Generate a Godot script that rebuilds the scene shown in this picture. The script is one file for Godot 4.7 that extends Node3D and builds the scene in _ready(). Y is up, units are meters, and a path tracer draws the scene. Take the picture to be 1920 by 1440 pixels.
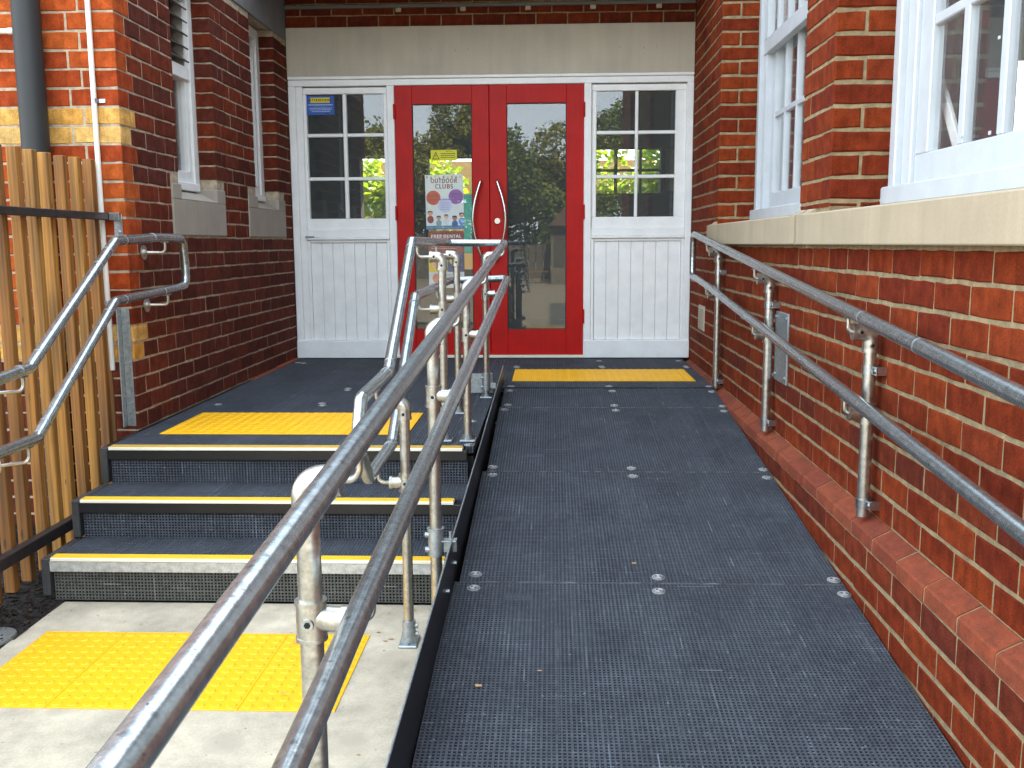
extends Node3D
# Entrance of a brick school building: steps, access ramp, handrails, red double doors.
# World: x right, y up (0 = landing level), z towards the viewer (0 = door plane). Metres.

const XR := 1.086      # right wall face
const XL := -2.03      # left wall face
const ZL := 2.998      # front face of the left wing
const XF := -2.14      # fence face
const RH := 0.0895     # course height, right wall
const LH := 0.086      # course height, left wall
const EYE := Vector3(0.0, 0.8983, 7.5764)
var M := {}
var T := {}
var rng := RandomNumberGenerator.new()
var cam: Camera3D
var brick_cache := {}

func _ready() -> void:
	rng.seed = 4711
	build_camera()
	build_sky()
	make_textures()
	make_materials()
	build_ground()
	build_left_wall()
	build_right_wall()
	build_entrance()
	build_masses()
	build_landing_and_steps()
	build_ramp()
	build_tactile()
	build_fence()
	build_pipes()
	build_handrails()
	build_notices()
	build_garden()
	build_small_things()

# ---------------------------------------------------------------- camera, sky, sun
func build_camera() -> void:
	cam = Camera3D.new()
	cam.name = "camera"
	var yaw := 0.041
	var pitch := 0.145
	var roll := -0.0058
	var f := Vector3(-sin(yaw) * cos(pitch), -sin(pitch), -cos(yaw) * cos(pitch))
	var rt := Vector3(cos(yaw), 0, -sin(yaw))
	var up := rt.cross(f)
	var r2 := rt * cos(roll) + up * sin(roll)
	var u2 := -rt * sin(roll) + up * cos(roll)
	cam.transform = Transform3D(Basis(r2, u2, -f), EYE)
	cam.fov = rad_to_deg(2.0 * atan(720.0 / 1800.0))
	cam.near = 0.05
	cam.far = 400.0
	add_child(cam)
	cam.current = true

func build_sky() -> void:
	var we := WorldEnvironment.new()
	we.name = "world_environment"
	var e := Environment.new()
	var sky := Sky.new()
	var sm := ProceduralSkyMaterial.new()
	sm.sky_top_color = Color(0.70, 0.76, 0.82)
	sm.sky_horizon_color = Color(0.92, 0.97, 1.0)
	sm.sky_energy_multiplier = 1.25
	sm.sky_curve = 0.24
	sm.ground_bottom_color = Color(0.35, 0.33, 0.30)
	sm.ground_horizon_color = Color(0.62, 0.66, 0.68)
	sky.sky_material = sm
	e.background_mode = Environment.BG_SKY
	e.sky = sky
	e.tonemap_mode = Environment.TONE_MAPPER_LINEAR
	e.tonemap_exposure = 4.35
	e.sdfgi_enabled = true
	e.ssao_enabled = true
	e.ssil_enabled = true
	we.environment = e
	add_child(we)
	var sun := DirectionalLight3D.new()
	sun.name = "sun"
	sun.light_energy = 1.6
	sun.light_color = Color(1.0, 0.95, 0.87)
	sun.light_angular_distance = 0.5
	sun.shadow_enabled = true
	add_child(sun)
	sun.look_at_from_position(Vector3.ZERO, Vector3(-0.11, -0.7, 1.0), Vector3.UP)

# ---------------------------------------------------------------- node helpers
func numbered(parent: Node, called: String) -> String:
	if not parent.has_node(NodePath(called)):
		return called
	var meta_key := "count_" + called
	var n: int = parent.get_meta(meta_key) + 1 if parent.has_meta(meta_key) else 1
	while parent.has_node(NodePath("%s_%03d" % [called, n])):
		n += 1
	parent.set_meta(meta_key, n)
	return "%s_%03d" % [called, n]

func thing(called: String, label: String, category: String, at := Vector3.ZERO, group := "", kind := "") -> Node3D:
	var o := Node3D.new()
	o.name = numbered(self, called)
	add_child(o)
	o.position = at
	tag(o, label, category, group, kind)
	return o

func tag(o: Node, label: String, category: String, group := "", kind := "") -> void:
	if label != "":
		o.set_meta("label", label)
	if category != "":
		o.set_meta("category", category)
	if group != "":
		o.set_meta("group", group)
	if kind != "":
		o.set_meta("kind", kind)

func put(called: String, mesh: Mesh, mat: Material, parent: Node, xf := Transform3D.IDENTITY) -> MeshInstance3D:
	var o := MeshInstance3D.new()
	o.name = numbered(parent, called)
	o.mesh = mesh
	if mat:
		o.material_override = mat
	o.transform = xf
	o.cast_shadow = GeometryInstance3D.SHADOW_CASTING_SETTING_ON
	parent.add_child(o)
	return o

func obj(called: String, s: SurfaceTool, mat: Material, parent: Node = self) -> MeshInstance3D:
	return put(called, s.commit(), mat, parent)

func st() -> SurfaceTool:
	var s := SurfaceTool.new()
	s.begin(Mesh.PRIMITIVE_TRIANGLES)
	return s

# ---------------------------------------------------------------- shape helpers (front faces clockwise)
func tri(s: SurfaceTool, a: Vector3, b: Vector3, c: Vector3, n: Vector3) -> void:
	if (b - a).cross(c - a).dot(n) > 0.0:
		var t := b
		b = c
		c = t
	s.set_normal(n)
	s.add_vertex(a)
	s.set_normal(n)
	s.add_vertex(b)
	s.set_normal(n)
	s.add_vertex(c)

func quad(s: SurfaceTool, a: Vector3, b: Vector3, c: Vector3, d: Vector3, n: Vector3) -> void:
	tri(s, a, b, c, n)
	tri(s, a, c, d, n)

func autoquad(s: SurfaceTool, a: Vector3, b: Vector3, c: Vector3, d: Vector3, inside: Vector3) -> void:
	var n := (c - a).cross(d - b).normalized()
	if n.dot((a + b + c + d) * 0.25 - inside) < 0.0:
		n = -n
	quad(s, a, b, c, d, n)

func bx(s: SurfaceTool, lo: Vector3, hi: Vector3, ch := 0.0, xf := Transform3D.IDENTITY) -> void:
	var c := (lo + hi) * 0.5
	var h := (hi - lo).abs() * 0.5
	ch = minf(ch, minf(h.x, minf(h.y, h.z)) * 0.9)
	var b := xf.basis
	for ax in 3:
		for sg: float in [-1.0, 1.0]:
			var n := Vector3.ZERO
			n[ax] = sg
			var i := (ax + 1) % 3
			var j := (ax + 2) % 3
			var p: Array[Vector3] = []
			for q: Vector2 in [Vector2(-1, -1), Vector2(1, -1), Vector2(1, 1), Vector2(-1, 1)]:
				var v := Vector3.ZERO
				v[ax] = sg * h[ax]
				v[i] = q.x * (h[i] - ch)
				v[j] = q.y * (h[j] - ch)
				p.append(xf * (c + v))
			quad(s, p[0], p[1], p[2], p[3], (b * n).normalized())
	if ch <= 0.0:
		return
	for ax in 3:
		var i := (ax + 1) % 3
		var j := (ax + 2) % 3
		for si: float in [-1.0, 1.0]:
			for sj: float in [-1.0, 1.0]:
				var p: Array[Vector3] = []
				for q: Vector2 in [Vector2(-1, 0), Vector2(1, 0), Vector2(1, 1), Vector2(-1, 1)]:
					var v := Vector3.ZERO
					v[ax] = q.x * (h[ax] - ch)
					v[i] = si * (h[i] - (ch if q.y > 0.5 else 0.0))
					v[j] = sj * (h[j] - (0.0 if q.y > 0.5 else ch))
					p.append(xf * (c + v))
				var n := Vector3.ZERO
				n[i] = si
				n[j] = sj
				quad(s, p[0], p[1], p[2], p[3], (b * n).normalized())
	for sx: float in [-1.0, 1.0]:
		for sy: float in [-1.0, 1.0]:
			for sz: float in [-1.0, 1.0]:
				var g := Vector3(sx, sy, sz)
				var p: Array[Vector3] = []
				for ax in 3:
					var v := g * (h - Vector3(ch, ch, ch))
					v[ax] = g[ax] * h[ax]
					p.append(xf * (c + v))
				tri(s, p[0], p[1], p[2], (b * g).normalized())

func box(called: String, lo: Vector3, hi: Vector3, mat: Material, parent: Node = self, ch := 0.0) -> MeshInstance3D:
	var s := st()
	bx(s, lo, hi, ch)
	return obj(called, s, mat, parent)

# rounds the corners of a polyline
func rounded(pts: Array, r: float, seg := 7) -> PackedVector3Array:
	var out := PackedVector3Array()
	out.append(pts[0])
	for k in range(1, pts.size() - 1):
		var a: Vector3 = pts[k - 1]
		var b: Vector3 = pts[k]
		var c: Vector3 = pts[k + 1]
		var u := (a - b).normalized()
		var v := (c - b).normalized()
		var ang := u.angle_to(v)
		if ang > 3.10:
			out.append(b)
			continue
		var cut := minf(r / tan(ang * 0.5), minf((a - b).length(), (c - b).length()) * 0.48)
		var rr := cut * tan(ang * 0.5)
		var ctr := b + (u + v).normalized() * (rr / sin(ang * 0.5))
		var p0 := b + u * cut - ctr
		var p1 := b + v * cut - ctr
		for i in seg + 1:
			out.append(ctr + p0.slerp(p1, float(i) / seg))
	out.append(pts[pts.size() - 1])
	return out

func tube(s: SurfaceTool, pts: PackedVector3Array, r: float, sides := 20, caps := true, r_end := -1.0) -> void:
	var n := pts.size()
	var rings: Array = []
	var dirs: Array = []
	var side := Vector3.ZERO
	for k in n:
		var d := (pts[mini(k + 1, n - 1)] - pts[maxi(k - 1, 0)]).normalized()
		if k > 0 and k < n - 1:
			d = ((pts[k] - pts[k - 1]).normalized() + (pts[k + 1] - pts[k]).normalized()).normalized()
		if k == 0:
			side = d.cross(Vector3.UP if absf(d.y) < 0.9 else Vector3.RIGHT).normalized()
		else:
			side = (side - d * side.dot(d)).normalized()
		var up := side.cross(d).normalized()
		var ring := PackedVector3Array()
		for i in sides:
			var a := TAU * i / sides
			ring.append(side * cos(a) + up * sin(a))
		rings.append(ring)
		dirs.append(d)
	for k in n - 1:
		var ra := r if r_end < 0.0 else lerpf(r, r_end, float(k) / (n - 1))
		var rb := r if r_end < 0.0 else lerpf(r, r_end, float(k + 1) / (n - 1))
		for i in sides:
			var j := (i + 1) % sides
			var v := [rings[k][i], rings[k + 1][i], rings[k + 1][j], rings[k][j]]
			var p := [pts[k] + v[0] * ra, pts[k + 1] + v[1] * rb, pts[k + 1] + v[2] * rb, pts[k] + v[3] * ra]
			for t: Array in [[0, 2, 1], [0, 3, 2]]:
				for q: int in t:
					s.set_normal(v[q])
					s.add_vertex(p[q])
	if caps:
		for e: int in [0, n - 1]:
			var nd: Vector3 = -dirs[0] if e == 0 else dirs[n - 1]
			var rad := r if e == 0 or r_end < 0.0 else r_end
			for i in sides:
				tri(s, pts[e], pts[e] + rings[e][i] * rad, pts[e] + rings[e][(i + 1) % sides] * rad, nd)

func seg(s: SurfaceTool, a: Vector3, b: Vector3, r: float, sides := 16, r_end := -1.0) -> void:
	tube(s, PackedVector3Array([a, b]), r, sides, true, r_end)

# a polygon in (x,y) pushed along z from z0 to z1, or placed by xf
func prism(s: SurfaceTool, poly: PackedVector2Array, z0: float, z1: float, xf := Transform3D.IDENTITY) -> void:
	var c := Vector2.ZERO
	for p in poly:
		c += p
	c /= poly.size()
	var mid := xf * Vector3(c.x, c.y, (z0 + z1) * 0.5)
	var idx := Geometry2D.triangulate_polygon(poly)
	for z: float in [z0, z1]:
		var nn := (xf.basis * Vector3(0, 0, 1 if z == maxf(z0, z1) else -1)).normalized()
		for k in range(0, idx.size(), 3):
			tri(s, xf * Vector3(poly[idx[k]].x, poly[idx[k]].y, z), xf * Vector3(poly[idx[k + 1]].x, poly[idx[k + 1]].y, z), xf * Vector3(poly[idx[k + 2]].x, poly[idx[k + 2]].y, z), nn)
	for k in poly.size():
		var a := poly[k]
		var b := poly[(k + 1) % poly.size()]
		autoquad(s, xf * Vector3(a.x, a.y, z0), xf * Vector3(b.x, b.y, z0), xf * Vector3(b.x, b.y, z1), xf * Vector3(a.x, a.y, z1), mid)

# flat card with UVs, front towards +z before xf
func card(w: float, h: float) -> ArrayMesh:
	var s := st()
	var p := [Vector3(-w / 2, -h / 2, 0), Vector3(w / 2, -h / 2, 0), Vector3(w / 2, h / 2, 0), Vector3(-w / 2, h / 2, 0)]
	var uv := [Vector2(0, 1), Vector2(1, 1), Vector2(1, 0), Vector2(0, 0)]
	for k: int in [0, 2, 1, 0, 3, 2]:
		s.set_normal(Vector3(0, 0, 1))
		s.set_uv(uv[k])
		s.add_vertex(p[k])
	return s.commit()

# ---------------------------------------------------------------- textures
func noise_bytes(size: int, sd: int, freq: float, kind := FastNoiseLite.TYPE_SIMPLEX_SMOOTH, oct := 3, stretch := Vector2.ONE) -> PackedByteArray:
	var n := FastNoiseLite.new()
	n.seed = sd
	n.frequency = freq
	n.noise_type = kind
	n.fractal_octaves = oct
	if stretch == Vector2.ONE:
		var im := n.get_seamless_image(size, size, false, false, 0.12, true)
		im.convert(Image.FORMAT_L8)
		return im.get_data()
	var im2 := n.get_seamless_image(int(size * stretch.x), int(size * stretch.y), false, false, 0.12, true)
	im2.convert(Image.FORMAT_L8)
	im2.resize(size, size, Image.INTERPOLATE_CUBIC)
	return im2.get_data()

func mix_layers(size: int, base: float, layers: Array) -> PackedFloat32Array:
	var out := PackedFloat32Array()
	out.resize(size * size)
	out.fill(base)
	for l in layers:
		var d: PackedByteArray = l[0]
		var gain: float = l[1]
		for k in out.size():
			out[k] += (d[k] / 255.0 - 0.5) * gain
	return out

func gray_texture(size: int, v: PackedFloat32Array, tint := Vector3.ONE) -> ImageTexture:
	var b := PackedByteArray()
	b.resize(size * size * 3)
	for k in v.size():
		var x := clampf(v[k], 0.0, 1.0)
		b[k * 3] = int(clampf(x * tint.x, 0, 1) * 255)
		b[k * 3 + 1] = int(clampf(x * tint.y, 0, 1) * 255)
		b[k * 3 + 2] = int(clampf(x * tint.z, 0, 1) * 255)
	return ImageTexture.create_from_image(Image.create_from_data(size, size, false, Image.FORMAT_RGB8, b))

func speckle(size: int, v: PackedFloat32Array, count: int, r0: float, r1: float, to: float, sd: int) -> void:
	var g := RandomNumberGenerator.new()
	g.seed = sd
	for k in count:
		var cx := g.randi_range(0, size - 1)
		var cy := g.randi_range(0, size - 1)
		var r := g.randf_range(r0, r1)
		var ri := int(ceil(r))
		var w := g.randf_range(0.4, 1.0)
		for dy in range(-ri, ri + 1):
			for dx in range(-ri, ri + 1):
				var d := sqrt(dx * dx + dy * dy) / r
				if d <= 1.0:
					var i := posmod(cy + dy, size) * size + posmod(cx + dx, size)
					v[i] = lerpf(v[i], to, w * (1.0 - d * d * 0.6))

func make_textures() -> void:
	var N := FastNoiseLite.TYPE_SIMPLEX_SMOOTH
	# fired clay: mottled, dark pits, pale flecks, faint drag marks
	var v := mix_layers(512, 0.80, [[noise_bytes(512, 1, 0.012, N, 4), 0.26], [noise_bytes(512, 2, 0.11, N, 3), 0.20], [noise_bytes(512, 3, 0.03, N, 2, Vector2(1.0, 0.12)), 0.10]])
	speckle(512, v, 520, 0.8, 2.2, 0.42, 11)
	speckle(512, v, 90, 0.7, 1.8, 1.0, 12)
	T.brick = gray_texture(512, v)
	v = mix_layers(512, 0.5, [[noise_bytes(512, 5, 0.05, N, 4), 0.5], [noise_bytes(512, 6, 0.2, N, 3), 0.5]])
	speckle(512, v, 500, 1.0, 2.6, 0.1, 13)
	T.rough = gray_texture(512, v)
	v = mix_layers(512, 0.82, [[noise_bytes(512, 7, 0.16, N, 4), 0.30], [noise_bytes(512, 8, 0.012, N, 3), 0.25]])
	speckle(512, v, 500, 0.7, 1.6, 0.5, 14)
	T.sand = gray_texture(512, v)
	# concrete and render
	v = mix_layers(512, 0.90, [[noise_bytes(512, 9, 0.006, N, 5), 0.09], [noise_bytes(512, 10, 0.2, N, 2), 0.08]])
	speckle(512, v, 60, 0.8, 1.8, 0.45, 15)
	T.concrete = gray_texture(512, v, Vector3(1, 0.99, 0.97))
	v = mix_layers(512, 0.87, [[noise_bytes(512, 31, 0.006, N, 5), 0.16], [noise_bytes(512, 32, 0.03, N, 4), 0.10], [noise_bytes(512, 33, 0.2, N, 2), 0.09]])
	speckle(512, v, 50, 0.8, 2.0, 0.4, 34)
	speckle(512, v, 16, 8.0, 26.0, 0.80, 35)
	T.path = gray_texture(512, v, Vector3(1, 0.99, 0.97))
	v = mix_layers(512, 0.95, [[noise_bytes(512, 36, 0.008, N, 4), 0.035], [noise_bytes(512, 37, 0.06, N, 3), 0.04]])
	speckle(512, v, 90, 0.8, 1.8, 0.45, 38)
	speckle(512, v, 8, 5.0, 14.0, 0.89, 39)
	T.tact = gray_texture(512, v)
	# render and stone: rain streaks
	v = mix_layers(512, 0.90, [[noise_bytes(512, 45, 0.03, N, 3, Vector2(1.0, 0.10)), 0.045], [noise_bytes(512, 46, 0.006, N, 4), 0.06], [noise_bytes(512, 47, 0.2, N, 2), 0.05]])
	speckle(512, v, 8, 0.8, 1.8, 0.6, 48)
	T.weather = gray_texture(512, v)
	# brushed door paint with small scuffs
	v = mix_layers(512, 0.93, [[noise_bytes(512, 49, 0.06, N, 3, Vector2(1.0, 0.08)), 0.06], [noise_bytes(512, 50, 0.008, N, 4), 0.10]])
	speckle(512, v, 30, 0.8, 2.0, 0.6, 51)
	T.worn = gray_texture(512, v)
	# pipe rails: drawn-out scuffs and dull spots
	v = mix_layers(512, 0.86, [[noise_bytes(512, 40, 0.02, N, 4), 0.24], [noise_bytes(512, 41, 0.10, N, 3), 0.16], [noise_bytes(512, 42, 0.3, N, 2), 0.10]])
	speckle(512, v, 150, 0.8, 3.0, 0.45, 43)
	speckle(512, v, 26, 4.0, 10.0, 0.58, 44)
	T.scuff = gray_texture(512, v)
	# timber: grain along y
	v = mix_layers(512, 0.82, [[noise_bytes(512, 12, 0.05, N, 4, Vector2(1.0, 0.05)), 0.42], [noise_bytes(512, 13, 0.012, N, 2, Vector2(1.0, 0.3)), 0.35], [noise_bytes(512, 14, 0.25, N, 2, Vector2(1.0, 0.1)), 0.14]])
	speckle(512, v, 9, 3.0, 7.0, 0.46, 16)
	T.wood = gray_texture(512, v)
	# galvanised steel: spangle, scuffs
	v = mix_layers(512, 0.86, [[noise_bytes(512, 17, 0.05, FastNoiseLite.TYPE_CELLULAR, 1), 0.10], [noise_bytes(512, 18, 0.012, N, 4), 0.20], [noise_bytes(512, 19, 0.15, N, 2), 0.10]])
	speckle(512, v, 120, 0.8, 2.6, 0.5, 17)
	T.galv = gray_texture(512, v)
	v = mix_layers(512, 0.5, [[noise_bytes(512, 20, 0.014, N, 4), 0.7], [noise_bytes(512, 21, 0.12, N, 3), 0.4]])
	T.patchy = gray_texture(512, v)
	# grating: grey dust that gathers in patches and streaks
	v = mix_layers(512, 0.42, [[noise_bytes(512, 22, 0.006, N, 5), 0.22], [noise_bytes(512, 23, 0.05, N, 3), 0.26], [noise_bytes(512, 24, 0.2, N, 2), 0.2]])
	for k in v.size():
		v[k] = 0.46 + 0.55 * maxf(0.0, v[k] - 0.25)
	speckle(512, v, 240, 0.8, 2.0, 0.95, 18)
	var gs := RandomNumberGenerator.new()
	gs.seed = 77
	for k in 60:
		var sx := gs.randi_range(0, 511)
		var sy := gs.randi_range(0, 511)
		var across := gs.randf() < 0.5
		var w := gs.randf_range(0.2, 0.65)
		for q in gs.randi_range(14, 60):
			for o in 2:
				var i := posmod(sy + (o if across else q), 512) * 512 + posmod(sx + (q if across else o), 512)
				v[i] = lerpf(v[i], 0.98, w)
	T.dust = gray_texture(512, v)
	v = mix_layers(256, 0.965, [[noise_bytes(256, 25, 0.012, N, 4), 0.05], [noise_bytes(256, 26, 0.1, N, 2), 0.02]])
	T.paint = gray_texture(256, v)
	v = mix_layers(512, 0.6, [[noise_bytes(512, 27, 0.08, N, 4), 0.8], [noise_bytes(512, 28, 0.01, N, 3), 0.5]])
	speckle(512, v, 300, 1.0, 3.0, 0.95, 19)
	T.mulch = gray_texture(512, v)

func m(called: String, c: Color, rough: float, tex := "", scale := 1.0, metal := 0.0, bump := "", bump_h := 0.0, stretch := Vector3.ONE) -> StandardMaterial3D:
	var k := StandardMaterial3D.new()
	k.resource_name = called
	k.albedo_color = c
	k.roughness = rough
	k.metallic = metal
	if tex != "" or bump != "":
		k.uv1_triplanar = true
		k.uv1_world_triplanar = true
		k.uv1_triplanar_sharpness = 4.0
		k.uv1_scale = stretch * scale
	if tex != "":
		k.albedo_texture = T[tex]
	if bump != "":
		k.heightmap_enabled = true
		k.heightmap_texture = T[bump]
		k.heightmap_scale = bump_h
	M[called] = k
	return k

func rgb8(r: int, g: int, b: int) -> Color:
	return Color8(r, g, b)

func make_materials() -> void:
	var reds := [[141, 56, 25], [136, 52, 24], [148, 61, 27], [132, 50, 24], [140, 57, 29], [152, 63, 29], [129, 48, 26]]
	var bounce_oranges := [[200, 90, 40], [190, 80, 36], [208, 100, 45], [178, 74, 36]]  # brighter than the brick itself: warm yard bounce painted into the front face
	for k in bounce_oranges.size():
		m("orange_%d" % k, rgb8(bounce_oranges[k][0], bounce_oranges[k][1], bounce_oranges[k][2]), 0.85, "brick", 2.0, 0.0, "rough", 0.10)
	for k in reds.size():
		m("red_%d" % k, rgb8(reds[k][0], reds[k][1], reds[k][2]), 0.85, "brick", 2.0, 0.0, "rough", 0.10)
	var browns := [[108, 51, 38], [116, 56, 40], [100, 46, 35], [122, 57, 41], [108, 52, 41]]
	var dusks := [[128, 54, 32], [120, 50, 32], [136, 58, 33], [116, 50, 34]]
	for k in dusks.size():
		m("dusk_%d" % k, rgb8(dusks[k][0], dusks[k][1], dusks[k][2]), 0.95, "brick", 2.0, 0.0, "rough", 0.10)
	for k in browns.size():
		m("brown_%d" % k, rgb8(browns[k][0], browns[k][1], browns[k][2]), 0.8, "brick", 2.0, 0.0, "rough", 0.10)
	var creams := [[246, 186, 100], [238, 172, 84], [250, 196, 116], [236, 190, 118]]
	for k in creams.size():
		m("cream_%d" % k, rgb8(creams[k][0], creams[k][1], creams[k][2]), 0.85, "brick", 2.0, 0.0, "rough", 0.10)
	m("coping", rgb8(163, 74, 38), 0.8, "brick", 2.4, 0.0, "rough", 0.10)
	for key in M:
		if key.begins_with("red_") or key.begins_with("brown_") or key.begins_with("orange_") or key.begins_with("cream_") or key.begins_with("dusk_"):
			M[key].metallic_specular = 0.25
			M[key].roughness = 0.95
	m("coping_deep", rgb8(150, 64, 33), 0.8, "brick", 2.4, 0.0, "rough", 0.10)
	m("mortar", rgb8(176, 153, 114), 0.95, "sand", 3.0, 0.0, "rough", 0.25)
	m("mortar_pale", rgb8(206, 186, 158), 0.95, "sand", 3.0, 0.0, "rough", 0.25)
	m("stone", rgb8(186, 167, 139), 0.85, "weather", 1.0, 0.0, "rough", 0.05)
	m("render", rgb8(206, 195, 176), 0.85, "weather", 0.7, 0.0, "rough", 0.04)
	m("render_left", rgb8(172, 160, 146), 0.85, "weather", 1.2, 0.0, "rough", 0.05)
	m("beam_gray", rgb8(128, 128, 128), 0.8, "concrete", 1.0)
	m("concrete", rgb8(207, 193, 171), 0.9, "path", 0.8, 0.0, "rough", 0.04)
	m("white", rgb8(246, 245, 243), 0.4, "paint", 1.6)
	m("white_gloss", rgb8(197, 200, 203), 0.35, "paint", 1.6)
	m("white_old", rgb8(232, 230, 226), 0.45, "paint", 2.5, 0.0, "patchy", 0.03)
	m("door_red", rgb8(192, 14, 6), 0.5, "worn", 1.1)
	M.door_red.metallic_specular = 0.35
	m("gasket", rgb8(30, 26, 26), 0.6)
	m("frp", rgb8(132, 136, 147), 0.78, "dust", 0.9)
	M.frp.metallic_specular = 0.3
	m("frp_edge", rgb8(150, 150, 152), 0.7, "patchy", 2.0)
	m("clip_gray", rgb8(206, 206, 204), 0.4, "galv", 9.0, 0.3)
	m("frp_gray", rgb8(146, 142, 132), 0.75, "dust", 0.9)
	m("frp_plate", rgb8(112, 111, 112), 0.5, "dust", 1.4)
	m("black_steel", rgb8(44, 44, 47), 0.42, "dust", 1.4)
	m("galv", rgb8(222, 218, 208), 0.34, "galv", 5.0, 0.95, "patchy", 0.02)
	m("galv_rail", rgb8(204, 211, 212), 0.27, "scuff", 3.0, 0.9, "patchy", 0.02)
	m("galv_matte", rgb8(196, 202, 204), 0.5, "galv", 5.0, 0.9)
	m("galv_light", rgb8(214, 212, 204), 0.5, "galv", 5.0, 0.3)
	m("stainless", rgb8(215, 214, 210), 0.25, "", 1.0, 1.0)
	m("zinc", rgb8(214, 220, 224), 0.3, "galv", 9.0, 1.0)
	m("socket_dark", rgb8(30, 30, 32), 0.5, "", 1.0, 0.5)
	m("alloy", rgb8(240, 232, 212), 0.5, "paint", 1.0, 0.0)
	m("nosing_yellow", rgb8(242, 188, 30), 0.6, "paint", 3.0)
	m("nosing_worn", rgb8(214, 170, 66), 0.7, "concrete", 3.0)
	m("tactile", rgb8(255, 186, 0), 0.5, "tact", 1.7)
	m("timber", rgb8(174, 118, 50), 0.7, "wood", 1.0, 0.0, "wood", 0.05, Vector3(2.2, 0.55, 2.2))
	var woods := [[172, 116, 40], [160, 103, 35], [178, 122, 47], [150, 96, 34], [166, 109, 38], [175, 118, 43], [158, 103, 39], [165, 112, 44]]
	for k in woods.size():
		m("timber_%d" % k, rgb8(woods[k][0], woods[k][1], woods[k][2]), 0.7, "wood", 1.0, 0.0, "wood", 0.05, Vector3(2.2, 0.55, 2.2))
		M["timber_%d" % k].uv1_offset = Vector3(0.37 * k, 0.613 * k, 0.29 * k)
	m("rail_steel", rgb8(70, 62, 62), 0.45, "galv", 3.0, 0.4)
	m("downpipe", rgb8(38, 38, 38), 0.6, "paint", 2.0)
	m("pvc", rgb8(236, 230, 220), 0.45, "paint", 2.0)
	m("soil", rgb8(52, 39, 29), 1.0, "mulch", 3.5, 0.0, "mulch", 0.5)
	m("chip_dark", rgb8(50, 36, 26), 1.0, "mulch", 6.0)
	m("paving", rgb8(160, 146, 120), 0.9, "concrete", 0.5, 0.0, "rough", 0.1)
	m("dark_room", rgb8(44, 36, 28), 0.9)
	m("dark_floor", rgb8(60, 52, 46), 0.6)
	m("roof_sheet", rgb8(92, 94, 98), 0.5)
	m("ceiling", rgb8(86, 86, 88), 0.8, "paint", 1.0)
	m("curtain", rgb8(186, 196, 198), 0.9)
	m("cream_blind", rgb8(226, 214, 158), 0.9)
	m("dark_frame", rgb8(70, 62, 54), 0.6)
	m("leaf_dry", rgb8(176, 140, 96), 0.8)
	m("teal", rgb8(80, 178, 150), 0.8, "paint", 6.0)
	var g := StandardMaterial3D.new()
	g.resource_name = "glass"
	g.albedo_color = Color(0.9, 0.95, 0.95, 0.03)
	g.transparency = BaseMaterial3D.TRANSPARENCY_ALPHA
	g.roughness = 0.0
	g.metallic_specular = 0.5
	M.glass = g

# ---------------------------------------------------------------- bricks
# one brick: front face on z = 0 looking to +z, slightly uneven arrises
func brick_mesh(w: float, h: float, d: float, variant: int, soft := 0.0035) -> ArrayMesh:
	var key := "%d_%d_%d_%d_%d" % [roundi(w * 1000), roundi(h * 1000), roundi(d * 1000), variant, roundi(soft * 10000)]
	if brick_cache.has(key):
		return brick_cache[key]
	var g := RandomNumberGenerator.new()
	g.seed = hash(key)
	var s := st()
	var o: Array[Vector2] = []
	var hw := w / 2
	var hh := h / 2
	var j := 0.0022
	for f: float in [-1.0, -0.36, 0.32]:
		o.append(Vector2(f * hw, -hh))
	o.append(Vector2(hw, -hh))
	for f: float in [1.0, 0.30, -0.34]:
		o.append(Vector2(f * hw, hh))
	o.append(Vector2(-hw, hh))
	for k in o.size():
		o[k] += Vector2(g.randf_range(-j, j) * 0.6, g.randf_range(-j, j))
	var n := o.size()
	var inner: Array[Vector2] = []
	for k in n:
		var q := o[k]
		var e := soft * g.randf_range(0.7, 1.3)
		inner.append(Vector2(q.x - signf(q.x) * minf(e, absf(q.x)) if absf(absf(q.x) - hw) < 0.004 else q.x, q.y - signf(q.y) * e))
	for k in range(1, n - 1):
		tri(s, Vector3(inner[0].x, inner[0].y, 0), Vector3(inner[k].x, inner[k].y, 0), Vector3(inner[k + 1].x, inner[k + 1].y, 0), Vector3(0, 0, 1))
	var inside := Vector3(0, 0, -d * 0.5)
	for k in n:
		var a := o[k]
		var b := o[(k + 1) % n]
		var ia := inner[k]
		var ib := inner[(k + 1) % n]
		autoquad(s, Vector3(a.x, a.y, -soft), Vector3(b.x, b.y, -soft), Vector3(ib.x, ib.y, 0), Vector3(ia.x, ia.y, 0), inside)
		autoquad(s, Vector3(a.x, a.y, -soft), Vector3(b.x, b.y, -soft), Vector3(b.x, b.y, -d), Vector3(a.x, a.y, -d), inside)
	var made := s.commit()
	brick_cache[key] = made
	return made

# the frame of a wall face: origin at u = 0, y = 0
func face_basis(n: Vector3) -> Basis:
	return Basis(Vector3.UP.cross(n), Vector3.UP, n)

func add_brick(list: Array, org: Vector3, n: Vector3, u0: float, u1: float, v0: float, v1: float, d: float, tones: String, tone_count: int, soft := 0.0035) -> void:
	if u1 - u0 < 0.02 or v1 - v0 < 0.015:
		return
	var b := face_basis(n)
	var push := rng.randf_range(-0.0012, 0.0018)
	var at := org + b.x * (u0 + u1) * 0.5 + b.y * (v0 + v1) * 0.5 + n * push
	list.append({"xf": Transform3D(b.rotated(n, rng.randf_range(-0.004, 0.004)), at), "w": u1 - u0, "h": v1 - v0, "d": d, "n": n, "mat": "%s_%d" % [tones, rng.randi_range(0, tone_count - 1)], "soft": soft})

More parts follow.
